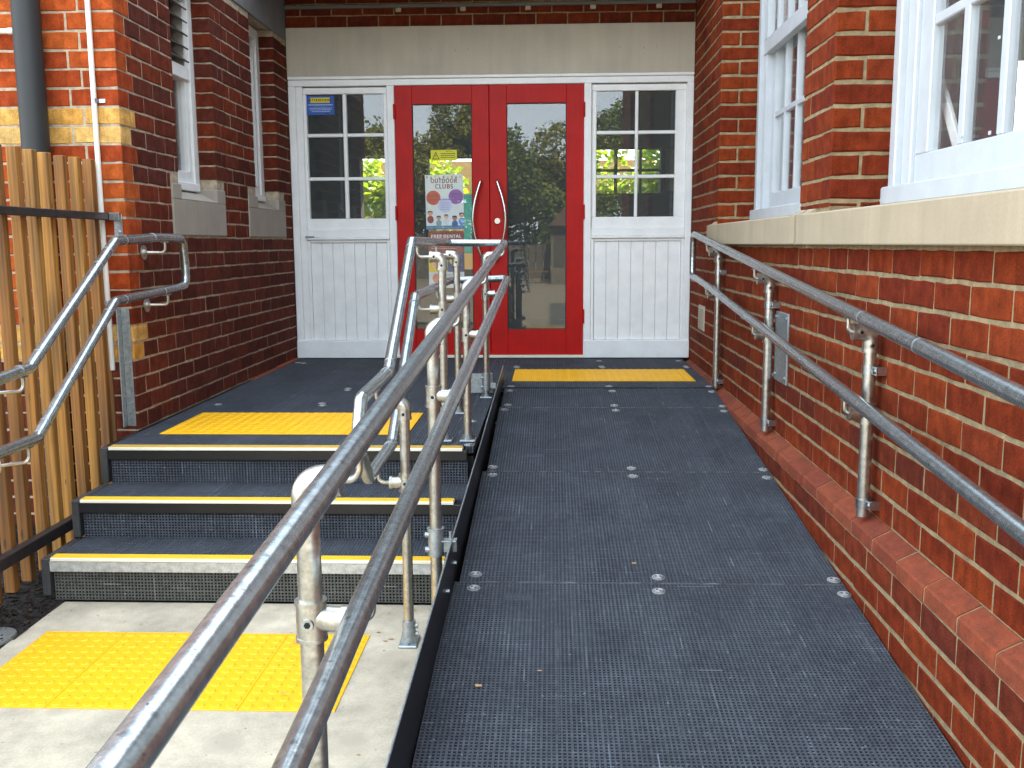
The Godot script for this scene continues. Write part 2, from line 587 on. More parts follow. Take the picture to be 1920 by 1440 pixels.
# a run of stretchers between u0 and u1; joints at phase + k * pitch
func lay_row(list: Array, org: Vector3, n: Vector3, u0: float, u1: float, v0: float, v1: float, pitch: float, phase: float, joint: float, tones: String, tone_count: int) -> void:
	var k := floorf((u0 - phase) / pitch)
	while true:
		var a := phase + k * pitch + joint * 0.5
		var b := phase + (k + 1.0) * pitch - joint * 0.5
		k += 1.0
		if a >= u1:
			break
		a = maxf(a, u0)
		b = minf(b, u1)
		add_brick(list, org, n, a, b, v0, v1, 0.05, tones, tone_count)

func on_screen(p: Vector3) -> float:
	var q := cam.transform.affine_inverse() * p
	if q.z > -0.1:
		return 0.0
	var half := tan(deg_to_rad(cam.fov) * 0.5)
	if absf(q.y / -q.z) > half * 1.06 or absf(q.x / -q.z) > half * 4.0 / 3.0 * 1.06:
		return 0.0
	return 1.0

# the bricks that show largest as parts of their own, the rest as one part
func emit_bricks(list: Array, parent: Node, called := "brick", most := 296) -> void:
	for e in list:
		var to: Vector3 = EYE - e.xf.origin
		var facing: float = e.n.dot(to.normalized())
		e.size = on_screen(e.xf.origin) * maxf(facing, 0.0) * e.w * e.h / to.length_squared() + 1e-9 * e.w * e.h / to.length_squared()
	list.sort_custom(func(a, b): return a.size > b.size)
	var rest := {}
	for k in list.size():
		var e: Dictionary = list[k]
		var mesh := brick_mesh(e.w, e.h, e.d, k % 3, e.soft)
		if k < most:
			put(called, mesh, M[e.mat], parent, e.xf)
		else:
			if not rest.has(e.mat):
				rest[e.mat] = st()
			rest[e.mat].append_from(mesh, 0, e.xf)
	if rest.size():
		var joined := ArrayMesh.new()
		for key in rest:
			rest[key].commit(joined)
			joined.surface_set_material(joined.get_surface_count() - 1, M[key])
		var o := put(called + "work", joined, null, parent)
		o.set_meta("kind", "stuff")

# ---------------------------------------------------------------- left wing
func build_left_wall() -> void:
	var w := thing("brick_wall", "red brick wall left of the steps with cream band, narrow windows and gray sills", "brick wall", Vector3.ZERO, "", "thing")
	var list: Array = []
	var front := Vector3(0, 0, ZL)
	var side := Vector3(XL, 0, 0)
	var j := 0.010
	for k in range(-6, 48):
		var v0 := k * LH + j * 0.5
		var v1 := (k + 1) * LH - j * 0.5
		var even := posmod(k, 2) == 0
		var tones := "red"
		var count := 7
		var is_cream := k == 16 or k == 17 or k == 4 or k == 5
		# upper front orange paints bounce light, browner side paints shade; low courses are brown
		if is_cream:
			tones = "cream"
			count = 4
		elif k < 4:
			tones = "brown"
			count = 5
		var cw := 0.226 if even else 0.166
		var cd := 0.108 if even else 0.166
		if k < 4 and k >= 0:
			pass
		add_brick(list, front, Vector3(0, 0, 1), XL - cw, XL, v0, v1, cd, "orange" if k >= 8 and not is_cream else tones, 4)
		var ftones := tones
		var fcount := count
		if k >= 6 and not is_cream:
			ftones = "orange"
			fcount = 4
		if k == 4 or k == 5:
			ftones = "cream"
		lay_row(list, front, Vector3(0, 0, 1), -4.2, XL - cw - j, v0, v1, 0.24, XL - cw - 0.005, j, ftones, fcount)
		# side face, u runs from the corner (negative) to the door plane (zero)
		var u := -ZL + cd + j
		var shade_tones := "brown" if v1 < 1.0 or rng.randf() < 0.5 else "dusk"  # browner mix puts the recess shade into the side bricks
		var scount := 5 if shade_tones == "brown" else 4
		var spans: Array = []
		if v1 > 2.46:
			spans = []
		elif v0 > 1.22:
			# window openings with brick returns at their far side
			var ret := 0.105 if even else 0.22
			spans = [[u, -2.31], [-1.70 + ret + j, -0.92], [-0.36 + ret + j, 0.0]]
			for z: float in [1.70, 0.36]:
				add_brick(list, Vector3(0, 0, z), Vector3(0, 0, 1), XL - 0.105, XL, v0, v1, ret, shade_tones, scount)
		elif v1 > 0.95:
			spans = [[u, -2.425], [-1.565, -1.105], [-0.205, 0.0]]
		else:
			spans = [[u, 0.0]]
		for q in spans:
			lay_row(list, side, Vector3(1, 0, 0), q[0], q[1], v0, v1, 0.24, -ZL + (0.0 if even else 0.12) + 0.05, j, shade_tones, scount)
	emit_bricks(list, w)
	# mortar bed behind the brick faces
	var s := st()
	bx(s, Vector3(-4.3, -0.56, ZL - 0.25), Vector3(XL - 0.003, 4.2, ZL - 0.003))
	bx(s, Vector3(XL - 0.25, -0.56, 0.0), Vector3(XL - 0.0035, 0.957, ZL - 0.2505))
	bx(s, Vector3(XL - 0.25, 0.957, 2.31), Vector3(XL - 0.0035, 2.45, ZL - 0.2505))
	bx(s, Vector3(XL - 0.25, 0.957, 0.92), Vector3(XL - 0.0035, 2.45, 1.694))
	bx(s, Vector3(XL - 0.25, 0.957, 0.0), Vector3(XL - 0.0035, 2.45, 0.354))
	bx(s, Vector3(XL - 0.25, 2.45, 0.0), Vector3(XL - 0.0035, 4.2, ZL - 0.2505))
	bx(s, Vector3(XL - 0.25, 0.957, 1.694), Vector3(XL - 0.14, 1.22, 2.31))
	bx(s, Vector3(XL - 0.25, 0.957, 0.354), Vector3(XL - 0.14, 1.22, 0.92))
	obj("mortar_bed", s, M.mortar_pale, w)
	box("lintel_band", Vector3(XL - 0.02, 2.445, 0.012), Vector3(XL + 0.006, 3.2, 2.62), M.beam_gray, w, 0.003)
	for a: Array in [[1.70, 2.31, 1.572, 2.416], [0.36, 0.92, 0.205, 1.10]]:
		sill_block(w, a[0], a[1], a[2], a[3])
	side_window(w, 1.70, 2.31, true)
	side_window(w, 0.36, 0.92, false)
	# ledge of red pavers along the foot of the wall
	s = st()
	bx(s, Vector3(XL + 0.0005, -0.06, 0.12), Vector3(XL + 0.035, 0.012, 0.62), 0.004)
	bx(s, Vector3(XL + 0.0005, -0.06, 0.63), Vector3(XL + 0.03, 0.004, 1.25), 0.004)
	obj("foot_tile", s, M.coping, w)

# rendered block with a sloped, recessed sill let into its top
func sill_block(w: Node, z0: float, z1: float, b0: float, b1: float) -> void:
	var s := st()
	var x := XL + 0.006
	bx(s, Vector3(XL - 0.12, 0.955, b0), Vector3(x, 1.15, b1), 0.004)
	bx(s, Vector3(XL - 0.12, 1.1505, b0), Vector3(x, 1.232, z0 + 0.02), 0.003)
	bx(s, Vector3(XL - 0.12, 1.1505, z1 - 0.02), Vector3(x, 1.232, b1), 0.003)
	var poly := PackedVector2Array([Vector2(XL - 0.119, 1.1505), Vector2(x - 0.001, 1.1505), Vector2(x - 0.001, 1.156), Vector2(XL - 0.119, 1.222)])
	prism(s, poly, z0 + 0.0205, z1 - 0.0205)
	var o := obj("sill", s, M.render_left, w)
	o.set_meta("label", "gray rendered block with sloped recess")

func side_window(w: Node, z0: float, z1: float, louvred: bool) -> void:
	var xo := XL - 0.105
	var f := st()
	# frame: jambs, head and bottom rail
	bx(f, Vector3(xo - 0.10, 1.215, z0 + 0.0005), Vector3(xo, 2.44, z0 + 0.07), 0.004)
	bx(f, Vector3(xo - 0.10, 1.215, z1 - 0.07), Vector3(xo, 2.44, z1 - 0.0005), 0.004)
	bx(f, Vector3(xo - 0.10, 2.37, z0 + 0.0705), Vector3(xo - 0.001, 2.4435, z1 - 0.0705), 0.003)
	bx(f, Vector3(xo - 0.09, 1.215, z0 + 0.0705), Vector3(xo + 0.028, 1.262, z1 - 0.0705), 0.004)
	var o := obj("window", f, M.white_old, w)
	var r := st()
	if louvred:
		bx(r, Vector3(xo - 0.08, 1.86, z0 + 0.0705), Vector3(xo - 0.002, 1.935, z1 - 0.0705), 0.004)
	bx(r, Vector3(xo - 0.07, 1.2625, z0 + 0.071), Vector3(xo - 0.012, 1.33, z1 - 0.071), 0.003)
	bx(r, Vector3(xo - 0.07, 1.3305, z0 + 0.071), Vector3(xo - 0.014, 2.30, z0 + 0.115), 0.003)
	bx(r, Vector3(xo - 0.07, 1.3305, z1 - 0.115), Vector3(xo - 0.014, 2.30, z1 - 0.071), 0.003)
	obj("sash", r, M.white_old, o)
	box("pane", Vector3(xo - 0.045, 1.32, z0 + 0.11), Vector3(xo - 0.040, 2.38, z1 - 0.11), M.glass, o)
	if louvred:
		for k in 6:
			var y := 1.985 + k * 0.074
			var b := st()
			bx(b, Vector3(-0.045, -0.004, z0 + 0.116), Vector3(0.045, 0.004, z1 - 0.116), 0.0, Transform3D(Basis(Vector3(0, 0, 1), -0.62), Vector3(xo - 0.022, y, 0)))
			obj("louvre", b, M.dark_frame, o)

# ---------------------------------------------------------------- right wing
func build_right_wall() -> void:
	var w := thing("brick_wall", "long red brick wall beside the ramp, with stone sills and white windows", "brick wall", Vector3.ZERO, "", "thing")
	var list: Array = []
	var org := Vector3(XR, 0, 0)
	var n := Vector3(-1, 0, 0)
	var j := 0.0135
	var zend := 7.42
	for k in range(-9, 42):
		var v0 := 0.79 + k * RH + j * 0.5
		var v1 := v0 + RH - j
		var even := posmod(k, 2) == 0
		var tones := "dusk" if rng.randf() < 0.22 else "red"
		var count := 4 if tones == "dusk" else 7
		var phase := 4.797 if not even else 4.917
		if v1 <= 0.89:
			lay_row(list, org, n, 0.0, zend, v0, v1, 0.235, phase, 0.011, tones, count)
			continue
		if v0 < 0.89:
			lay_row(list, org, n, 0.0, zend, v0, minf(v1, 0.872), 0.235, phase, 0.011, tones, count)
			lay_row(list, org, n, 0.0, 1.06, 0.8725, v1, 0.235, phase, 0.011, tones, count)
			continue
		# far length of wall with a return at the first window
		var ret := 0.11 if even else 0.228
		if v1 < 1.035:
			lay_row(list, org, n, 0.0, 1.06, v0, v1, 0.235, phase, 0.011, tones, count)
			continue
		reveal(list, 1.175, v0, v1, even)
		lay_row(list, org, n, 0.0, 1.175 - ret - 0.009, v0, v1, 0.235, phase, 0.011, "red", 7)
		var lowcut := maxf(v0, 1.036)
		reveal(list, 3.712, lowcut, v1, not even)
		var ret2 := 0.228 if even else 0.11
		lay_row(list, org, n, 3.27, 3.712 - ret2 - 0.009, lowcut, v1, 0.235, 3.27 if even else 3.38, 0.009, "red", 7)
		lay_row(list, org, n, 5.95, zend, lowcut, v1, 0.235, 5.95 if even else 6.07, 0.009, "red", 7)
	# end of the wing, behind the viewer's shoulder
	for k in range(-14, 42):
		var v0 := 0.79 + k * RH + j * 0.5
		lay_row(list, Vector3(0, 0, zend + 0.0505), Vector3(0, 0, 1), XR + 0.001, 3.4, v0, v0 + RH - j, 0.235, XR + (0.0 if posmod(k, 2) == 0 else 0.117), 0.009, "red", 7)
	# plinth courses under the coping
	for k in 6:
		var v1 := -0.098 - k * RH
		lay_row(list, Vector3(1.03, 0, 0), n, 0.0, zend, v1 - RH + j, v1, 0.235, 4.74 if k % 2 == 0 else 4.86, 0.009, "dusk" if k == 0 else "red", 4)
	emit_bricks(list, w)
	# splayed coping bricks
	var poly := PackedVector2Array([Vector2(XR + 0.02, -0.0135), Vector2(XR - 0.001, -0.0135), Vector2(1.032, -0.040), Vector2(1.026, -0.046), Vector2(1.025, -0.088), Vector2(XR + 0.02, -0.088)])
	for k in 34:
		var z := 0.02 + k * 0.2165
		var s := st()
		var tilt := Transform3D(Basis(Vector3(0, 0, 1), rng.randf_range(-0.0009, 0.0009)), Vector3(rng.randf_range(-0.0012, 0.0012), rng.randf_range(-0.001, 0.001), 0))
		prism(s, poly, z + 0.003, z + 0.2105, tilt)
		put("coping_brick", s.commit(), M["coping"] if rng.randf() < 0.7 else M["coping_deep"], w)
	var cs := st()
	prism(cs, PackedVector2Array([Vector2(XR + 0.02, -0.016), Vector2(XR - 0.001, -0.016), Vector2(1.0345, -0.042), Vector2(1.0282, -0.048), Vector2(1.0275, -0.087), Vector2(XR + 0.02, -0.087)]), 0.0, 7.38)
	obj("coping_joint", cs, M.mortar, w)
	# mortar bed
	var s := st()
	var xb := XR + 0.24
	bx(s, Vector3(XR + 0.003, -0.085, 0.0), Vector3(xb, 0.9, zend))
	bx(s, Vector3(XR + 0.003, 0.9, 0.0), Vector3(xb, 4.5, 1.169))
	bx(s, Vector3(XR + 0.003, 0.9, 3.276), Vector3(xb, 4.5, 3.706))
	bx(s, Vector3(XR + 0.003, 0.9, 5.956), Vector3(xb, 4.5, zend))
	bx(s, Vector3(1.033, -0.52, 0.0), Vector3(XR + 0.1, -0.0905, zend))
	bx(s, Vector3(1.0335, -0.0885, 0.002), Vector3(XR + 0.003, -0.052, zend - 0.002))
	bx(s, Vector3(xb - 0.02, -0.52, zend), Vector3(3.5, 4.5, zend + 0.044))
	bx(s, Vector3(XR + 0.003, -0.52, zend), Vector3(xb - 0.0205, 4.5, zend + 0.0445))
	obj("mortar_bed", s, M.mortar, w)
	# stone sills with weathered tops and raised stools at their ends
	stone_sill(w, 1.07, 3.39)
	stone_sill(w, 3.425, 6.3)
	window_far(w)
	window_near(w)
	# weep vent and galvanised cover plate
	var vent := st()
	bx(vent, Vector3(XR - 0.008, 0.275, 0.50), Vector3(XR + 0.002, 0.452, 0.755), 0.003)
	for k in 8:
		bx(vent, Vector3(XR - 0.014, 0.29 + k * 0.0195, 0.52), Vector3(XR - 0.0085, 0.300 + k * 0.0195, 0.735))
	obj("wall_vent", vent, M.render, w)
	var plate := st()
	bx(plate, Vector3(XR - 0.010, 0.245, 2.93), Vector3(XR + 0.001, 0.575, 3.17), 0.003)
	for y: float in [0.275, 0.55]:
		for z: float in [2.955, 3.145]:
			seg(plate, Vector3(XR - 0.0095, y, z), Vector3(XR - 0.017, y, z), 0.009, 8)
	obj("cover_plate", plate, M.galv_matte, w)

# brick reveal of a right-hand window, looking towards the viewer
func reveal(list: Array, z: float, v0: float, v1: float, whole: bool) -> void:
	var org := Vector3(0, 0, z)
	var n := Vector3(0, 0, 1)
	if whole:
		add_brick(list, org, n, XR, XR + 0.232, v0, v1, 0.11, "red", 7, 0.007)
	else:
		add_brick(list, org, n, XR, XR + 0.112, v0, v1, 0.228, "red", 7, 0.007)
		add_brick(list, org, n, XR + 0.123, XR + 0.232, v0, v1, 0.11, "red", 7)

func stone_sill(w: Node, z0: float, z1: float) -> void:
	var s := st()
	var x := XR - 0.052
	var poly := PackedVector2Array([Vector2(XR + 0.02, 0.888), Vector2(x + 0.003, 0.888), Vector2(x, 0.892), Vector2(x, 1.008), Vector2(x + 0.006, 1.014), Vector2(XR + 0.235, 1.036), Vector2(XR + 0.235, 0.9), Vector2(XR + 0.02, 0.9)])
	prism(s, poly, z0 + 0.10, z1 - 0.10)
	# stooled ends
	for a: Array in [[z0, z0 + 0.0995], [z1 - 0.0995, z1]]:
		var p2 := PackedVector2Array([Vector2(XR + 0.012, 0.8885), Vector2(x + 0.003, 0.8885), Vector2(x, 0.892), Vector2(x, 1.010), Vector2(x + 0.03, 1.020), Vector2(XR - 0.004, 1.034), Vector2(XR + 0.012, 1.034)])
		prism(s, p2, a[0], a[1])
	obj("stone_sill", s, M.stone, w)

func window_far(w: Node) -> void:
	var f := st()
	bx(f, Vector3(1.318, 1.037, 1.1755), Vector3(1.42, 3.2, 1.235), 0.004)
	bx(f, Vector3(1.345, 1.037, 1.2355), Vector3(1.47, 3.2, 1.30), 0.004)
	bx(f, Vector3(1.318, 1.037, 3.15), Vector3(1.42, 3.2, 3.2695), 0.004)
	bx(f, Vector3(1.29, 1.0375, 1.18), Vector3(1.44, 1.105, 3.265), 0.006)
	bx(f, Vector3(1.318, 3.1, 1.236), Vector3(1.42, 3.2, 3.1495), 0.004)
	var o := obj("window", f, M.white_gloss, w)
	# lower sash, set back
	var s := st()
	bx(s, Vector3(1.385, 1.106, 1.3005), Vector3(1.43, 1.205, 2.30), 0.003)
	bx(s, Vector3(1.385, 1.2055, 1.3005), Vector3(1.43, 2.16, 1.375), 0.003)
	bx(s, Vector3(1.385, 1.2055, 2.225), Vector3(1.43, 2.16, 2.30), 0.003)
	obj("lower_sash", s, M.white_gloss, o)
	s = st()
	bx(s, Vector3(1.338, 2.06, 1.236), Vector3(1.3845, 2.15, 2.36), 0.003)
	bx(s, Vector3(1.338, 2.1505, 1.236), Vector3(1.3845, 3.0, 1.33), 0.003)
	bx(s, Vector3(1.338, 2.1505, 2.27), Vector3(1.3845, 3.0, 2.36), 0.003)
	bx(s, Vector3(1.345, 2.1505, 1.55), Vector3(1.379, 3.0, 1.585), 0.002)
	bx(s, Vector3(1.345, 2.1505, 1.81), Vector3(1.379, 3.0, 1.845), 0.002)
	bx(s, Vector3(1.345, 2.1505, 2.05), Vector3(1.379, 3.0, 2.085), 0.002)
	obj("upper_sash", s, M.white_gloss, o)
	for z: float in [1.60, 1.875, 2.1]:
		box("glazing_bar", Vector3(1.390, 1.2057, z), Vector3(1.426, 2.1, z + 0.032), M.white_gloss, o, 0.003)
	box("glazing_bar", Vector3(1.3905, 1.667, 1.3755), Vector3(1.4255, 1.699, 2.2245), M.white_gloss, o, 0.003)
	box("mullion", Vector3(1.325, 1.106, 2.361), Vector3(1.44, 3.1, 2.46), M.white_gloss, o, 0.004)
	box("pane", Vector3(1.405, 1.2, 1.37), Vector3(1.410, 2.14, 2.23), M.glass, o)
	box("pane", Vector3(1.360, 2.14, 1.32), Vector3(1.365, 3.0, 2.28), M.glass, o)
	box("pane", Vector3(1.405, 1.11, 2.46), Vector3(1.410, 3.1, 3.15), M.glass, o)

func window_near(w: Node) -> void:
	var f := st()
	bx(f, Vector3(1.308, 1.037, 3.7125), Vector3(1.42, 3.2, 3.775), 0.005)
	bx(f, Vector3(1.335, 1.037, 3.7755), Vector3(1.45, 3.2, 3.862), 0.005)
	bx(f, Vector3(1.308, 1.037, 5.80), Vector3(1.42, 3.2, 5.9495), 0.005)
	bx(f, Vector3(1.283, 1.0375, 3.64), Vector3(1.44, 1.108, 5.94), 0.006)
	bx(f, Vector3(1.308, 3.1, 3.7755), Vector3(1.42, 3.2, 5.7995), 0.004)
	var o := obj("window", f, M.white_gloss, w)
	var s := st()
	bx(s, Vector3(1.352, 1.1145, 3.8625), Vector3(1.396, 1.216, 4.93), 0.004)
	bx(s, Vector3(1.352, 1.2165, 3.8625), Vector3(1.396, 3.05, 3.975), 0.004)
	bx(s, Vector3(1.352, 1.2165, 4.73), Vector3(1.396, 3.05, 4.93), 0.004)
	bx(s, Vector3(1.352, 2.95, 3.9755), Vector3(1.396, 3.05, 4.7295), 0.004)
	obj("sash", s, M.white_gloss, o)
	for z: float in [4.224, 4.510]:
		box("glazing_bar", Vector3(1.356, 1.217, z), Vector3(1.392, 2.949, z + 0.042), M.white_gloss, o, 0.004)
	for y: float in [1.655, 2.10, 2.54]:
		box("glazing_bar", Vector3(1.3565, y, 3.9757), Vector3(1.3915, y + 0.036, 4.729), M.white_gloss, o, 0.004)
	box("pane", Vector3(1.372, 1.21, 3.97), Vector3(1.377, 2.96, 4.74), M.glass, o)
	box("mullion", Vector3(1.315, 1.109, 4.931), Vector3(1.44, 3.1, 5.05), M.white_gloss, o, 0.004)
	box("pane", Vector3(1.372, 1.11, 5.051), Vector3(1.377, 3.1, 5.80), M.glass, o)
	# flaking paint on the bars
	s = st()
	for a: Array in [[1.351, 1.222, 4.475, 0.012], [1.351, 1.50, 4.50, 0.010], [1.351, 1.235, 4.262, 0.010]]:
		bx(s, Vector3(a[0] - 0.003, a[1], a[2]), Vector3(a[0], a[1] + a[3], a[2] + a[3] * 1.4), 0.001)
	obj("paint_flake", s, M.white_gloss, o)
	var stick := thing("timber_stick", "pale painted stick leaning inside the glass of the large near window", "stick")
	var p := st()
	bx(p, Vector3(-0.008, 0.0, -0.026), Vector3(0.008, 0.34, 0.026), 0.003, Transform3D(Basis(Vector3(1, 0, 0), -0.66), Vector3(1.425, 1.20, 4.09)))
	obj("stick", p, M.white_old, stick)
	var c := thing("curtain", "pale gray curtain hanging behind the first panes of the near window", "curtain")
	var q := st()
	var folds := PackedVector3Array()
	for k in 25:
		folds.append(Vector3(1.56 + 0.018 * sin(k * 1.25) + 0.008 * sin(k * 2.9), 0, 3.16 + k * 0.023))
	for k in 24:
		var a := folds[k]
		var b := folds[k + 1]
		autoquad(q, a + Vector3(0, 1.0, 0), b + Vector3(0, 1.0, 0), b + Vector3(0, 3.1, 0), a + Vector3(0, 3.1, 0), Vector3(3, 2, 4))
	obj("cloth", q, M.curtain, c)
	var c2 := thing("curtain", "pale curtain hanging behind the tall sash window beside the sill's far end", "curtain")
	q = st()
	for k in 24:
		var a := folds[k] + Vector3(0.02, 0, -1.75)
		var b := folds[k + 1] + Vector3(0.02, 0, -1.75)
		autoquad(q, a + Vector3(0, 1.0, 0), b + Vector3(0, 1.0, 0), b + Vector3(0, 3.1, 0), a + Vector3(0, 3.1, 0), Vector3(3, 2, 2))
	obj("cloth", q, M.curtain, c2)

# ---------------------------------------------------------------- entrance
func build_entrance() -> void:
	# brickwork over the lintel
	var w := thing("brick_wall", "red brickwork darkened for porch shade in two courses over the gray lintel above the doors", "brick wall", Vector3.ZERO, "", "thing")
	var list: Array = []
	for k in 10:
		var v0 := 2.541 + k * LH
		lay_row(list, Vector3(0, 0, -0.012), Vector3(0, 0, 1), XL + 0.002, XR - 0.002, v0 + 0.004, v0 + LH - 0.006, 0.24, -1.795 + (0.0 if k % 2 == 0 else 0.12), 0.010, "dusk", 4)  # darker brick tone carries the shade under the porch
	emit_bricks(list, w)
	box("mortar_bed", Vector3(XL + 0.001, 2.5405, -0.14), Vector3(XR - 0.001, 3.5, -0.019), M.mortar, w)
	var s := st()
	bx(s, Vector3(XL + 0.001, 2.674, -0.011), Vector3(XR - 0.001, 2.70, 0.012), 0.003)
	obj("flashing", s, M.beam_gray, w)
	for x: float in [-1.156, -0.665, -0.173, 0.316, 0.81]:
		box("clip", Vector3(x - 0.021, 2.643, -0.012), Vector3(x + 0.021, 2.673, 0.016), M.render, w, 0.003)
	var e := thing("entrance_facade", "white timber entrance front with paned side windows and boarded panels under gray lintel", "entrance")
	box("lintel", Vector3(XL + 0.001, 2.178, -0.16), Vector3(XR - 0.001, 2.5395, 0.006), M.render, e, 0.004)
	# frame
	var f := st()
	bx(f, Vector3(-2.026, 2.106, -0.12), Vector3(1.084, 2.154, 0.0), 0.004)
	bx(f, Vector3(-2.026, 2.1545, -0.12), Vector3(1.084, 2.1775, 0.014), 0.004)
	for a: Array in [[-2.026, -1.972, 0.008], [-1.9715, -1.918, -0.006], [-1.265, -1.2065, 0.004], [0.2535, 0.311, 0.004], [1.033, 1.0840, 0.006]]:
		bx(f, Vector3(a[0], 0.0, -0.12), Vector3(a[1], 2.1055, a[2]), 0.005)
	obj("frame", f, M.white, e)
	for side in 2:
		var x0 := -1.9175 if side == 0 else 0.3115
		var x1 := -1.2655 if side == 0 else 1.0325
		var px := [-1.895, -1.613, -1.584, -1.295] if side == 0 else [0.349, 0.645, 0.669, 0.952]
		# sash with six panes
		var q := st()
		var zf := -0.022
		bx(q, Vector3(x0, 2.050, -0.07), Vector3(x1, 2.098, zf), 0.004)
		bx(q, Vector3(x0, 1.014, -0.07), Vector3(x1, 1.101, zf), 0.004)
		bx(q, Vector3(x0, 1.1015, -0.07), Vector3(px[0], 2.0495, zf), 0.003)
		bx(q, Vector3(px[3], 1.1015, -0.07), Vector3(x1, 2.0495, zf), 0.003)
		var win := obj("side_window", q, M.white, e)
		box("glazing_bar", Vector3(px[1], 1.1017, -0.062), Vector3(px[2], 2.0493, zf - 0.003), M.white, win, 0.005)
		for y: Array in [[1.727, 1.753], [1.395, 1.421]]:
			for c in 2:
				box("glazing_bar", Vector3(px[c * 2] + 0.0002, y[0], -0.0615), Vector3(px[c * 2 + 1] - 0.0002, y[1], zf - 0.004), M.white, win, 0.005)
		for c in 2:
			for r: Array in [[1.1017, 1.3948], [1.4212, 1.7268], [1.7532, 2.0493]]:
				box("pane", Vector3(px[c * 2], r[0], -0.046), Vector3(px[c * 2 + 1], r[1], -0.042), M.glass, win)
		# rail, boards, mouldings, plinth
		var b := st()
		bx(b, Vector3(x0, 0.955, -0.10), Vector3(x1, 1.0135, 0.001), 0.004)
		bx(b, Vector3(x0, 0.937, -0.10), Vector3(x1, 0.9545, 0.014), 0.004)
		bx(b, Vector3(x0, 0.143, -0.10), Vector3(x0 + 0.022, 0.9365, -0.002), 0.003)
		bx(b, Vector3(x1 - 0.022, 0.143, -0.10), Vector3(x1, 0.9365, -0.002), 0.003)
		bx(b, Vector3(x0 + 0.0222, 0.915, -0.10), Vector3(x1 - 0.0222, 0.9367, -0.004), 0.003)
		obj("panel_moulding", b, M.white, e)
		box("plinth_board", Vector3(-2.026 if side == 0 else 0.262, 0.003, -0.10), Vector3(-1.234 if side == 0 else 1.084, 0.1425, 0.020), M.white, e, 0.004)
		var bw := (x1 - x0 - 0.0464) / 7.0
		for k in 7:
			var bo := st()
			bx(bo, Vector3(x0 + 0.0232 + k * bw + 0.0008, 0.1435, -0.09), Vector3(x0 + 0.0232 + (k + 1) * bw - 0.0008, 0.9145, -0.016 + rng.randf_range(-0.001, 0.001)), 0.003)
			obj("board", bo, M.white, e)
	box("panel_latch", Vector3(-1.93, 0.958, 0.0012), Vector3(-1.86, 0.968, 0.022), M.galv_matte, e, 0.002)
	# doors
	for side in 2:
		var x0 := -1.205 if side == 0 else -0.4745
		var x1 := -0.478 if side == 0 else 0.2525
		var g0 := -1.072 if side == 0 else -0.3415
		var g1 := -0.610 if side == 0 else 0.1182
		var d := st()
		var z0 := -0.055
		var z1 := -0.012
		bx(d, Vector3(x0, 0.026, z0), Vector3(g0, 2.104, z1), 0.003)
		bx(d, Vector3(g1, 0.026, z0), Vector3(x1, 2.104, z1), 0.003)
		bx(d, Vector3(g0 + 0.0002, 1.966, z0), Vector3(g1 - 0.0002, 2.1037, z1 - 0.0005), 0.002)
		bx(d, Vector3(g0 + 0.0002, 0.0263, z0), Vector3(g1 - 0.0002, 0.227, z1 - 0.0005), 0.002)
		var leaf := obj("door", d, M.door_red, e)
		if side == 1:
			leaf.set_meta("label", "right leaf with the lock")
		else:
			leaf.set_meta("label", "left leaf with posters behind its glass")
		var k := st()
		for a: Array in [[g0, 0.2272, g0 + 0.006, 1.9658], [g1 - 0.006, 0.2272, g1, 1.9658], [g0 + 0.0062, 1.96, g1 - 0.0062, 1.9657], [g0 + 0.0062, 0.2273, g1 - 0.0062, 0.233]]:
			bx(k, Vector3(a[0] + 0.0003, a[1], -0.052), Vector3(a[2] - 0.0003, a[3], -0.018))
		obj("glazing_seal", k, M.gasket, leaf)
		box("glass_pane", Vector3(g0 + 0.001, 0.228, -0.030), Vector3(g1 - 0.001, 1.965, -0.026), M.glass, leaf)
		# bowed pull handle
		var pts: Array = []
		var top := Vector2(-0.542, 1.384) if side == 0 else Vector2(-0.419, 1.383)
		var low := Vector2(-0.532, 0.777) if side == 0 else Vector2(-0.428, 0.776)
		var bow := -0.068 if side == 0 else 0.072
		pts.append(Vector3(top.x, top.y, -0.012))
		for i in 13:
			var t := i / 12.0
			pts.append(Vector3(lerpf(top.x, low.x, t) + bow * sin(PI * t) , lerpf(top.y, low.y, t), 0.035 + 0.022 * sin(PI * t)))
		pts.append(Vector3(low.x, low.y, -0.012))
		var h := st()
		tube(h, rounded(pts, 0.02, 4), 0.0105, 14)
		obj("pull_handle", h, M.stainless, leaf)
		for y: float in [1.91, 1.14, 0.33]:
			var hx := -1.2062 if side == 0 else 0.2532
			var hs := st()
			seg(hs, Vector3(hx, y - 0.055, 0.008), Vector3(hx, y + 0.055, 0.008), 0.009, 10)
			obj("hinge", hs, M.door_red, leaf)
	box("meeting_strip", Vector3(-0.492, 0.027, -0.068), Vector3(-0.461, 2.103, -0.0555), M.door_red, e, 0.002)
	var lk := st()
	seg(lk, Vector3(-0.417, 1.075, -0.0118), Vector3(-0.417, 1.075, 0.004), 0.022, 20)
	seg(lk, Vector3(-0.417, 1.073, 0.0042), Vector3(-0.417, 1.073, 0.008), 0.012, 16)
	obj("lock", lk, M.stainless, e)
	box("threshold", Vector3(-1.2335, 0.0035, -0.12), Vector3(0.2615, 0.024, 0.03), M.alloy, e, 0.004)

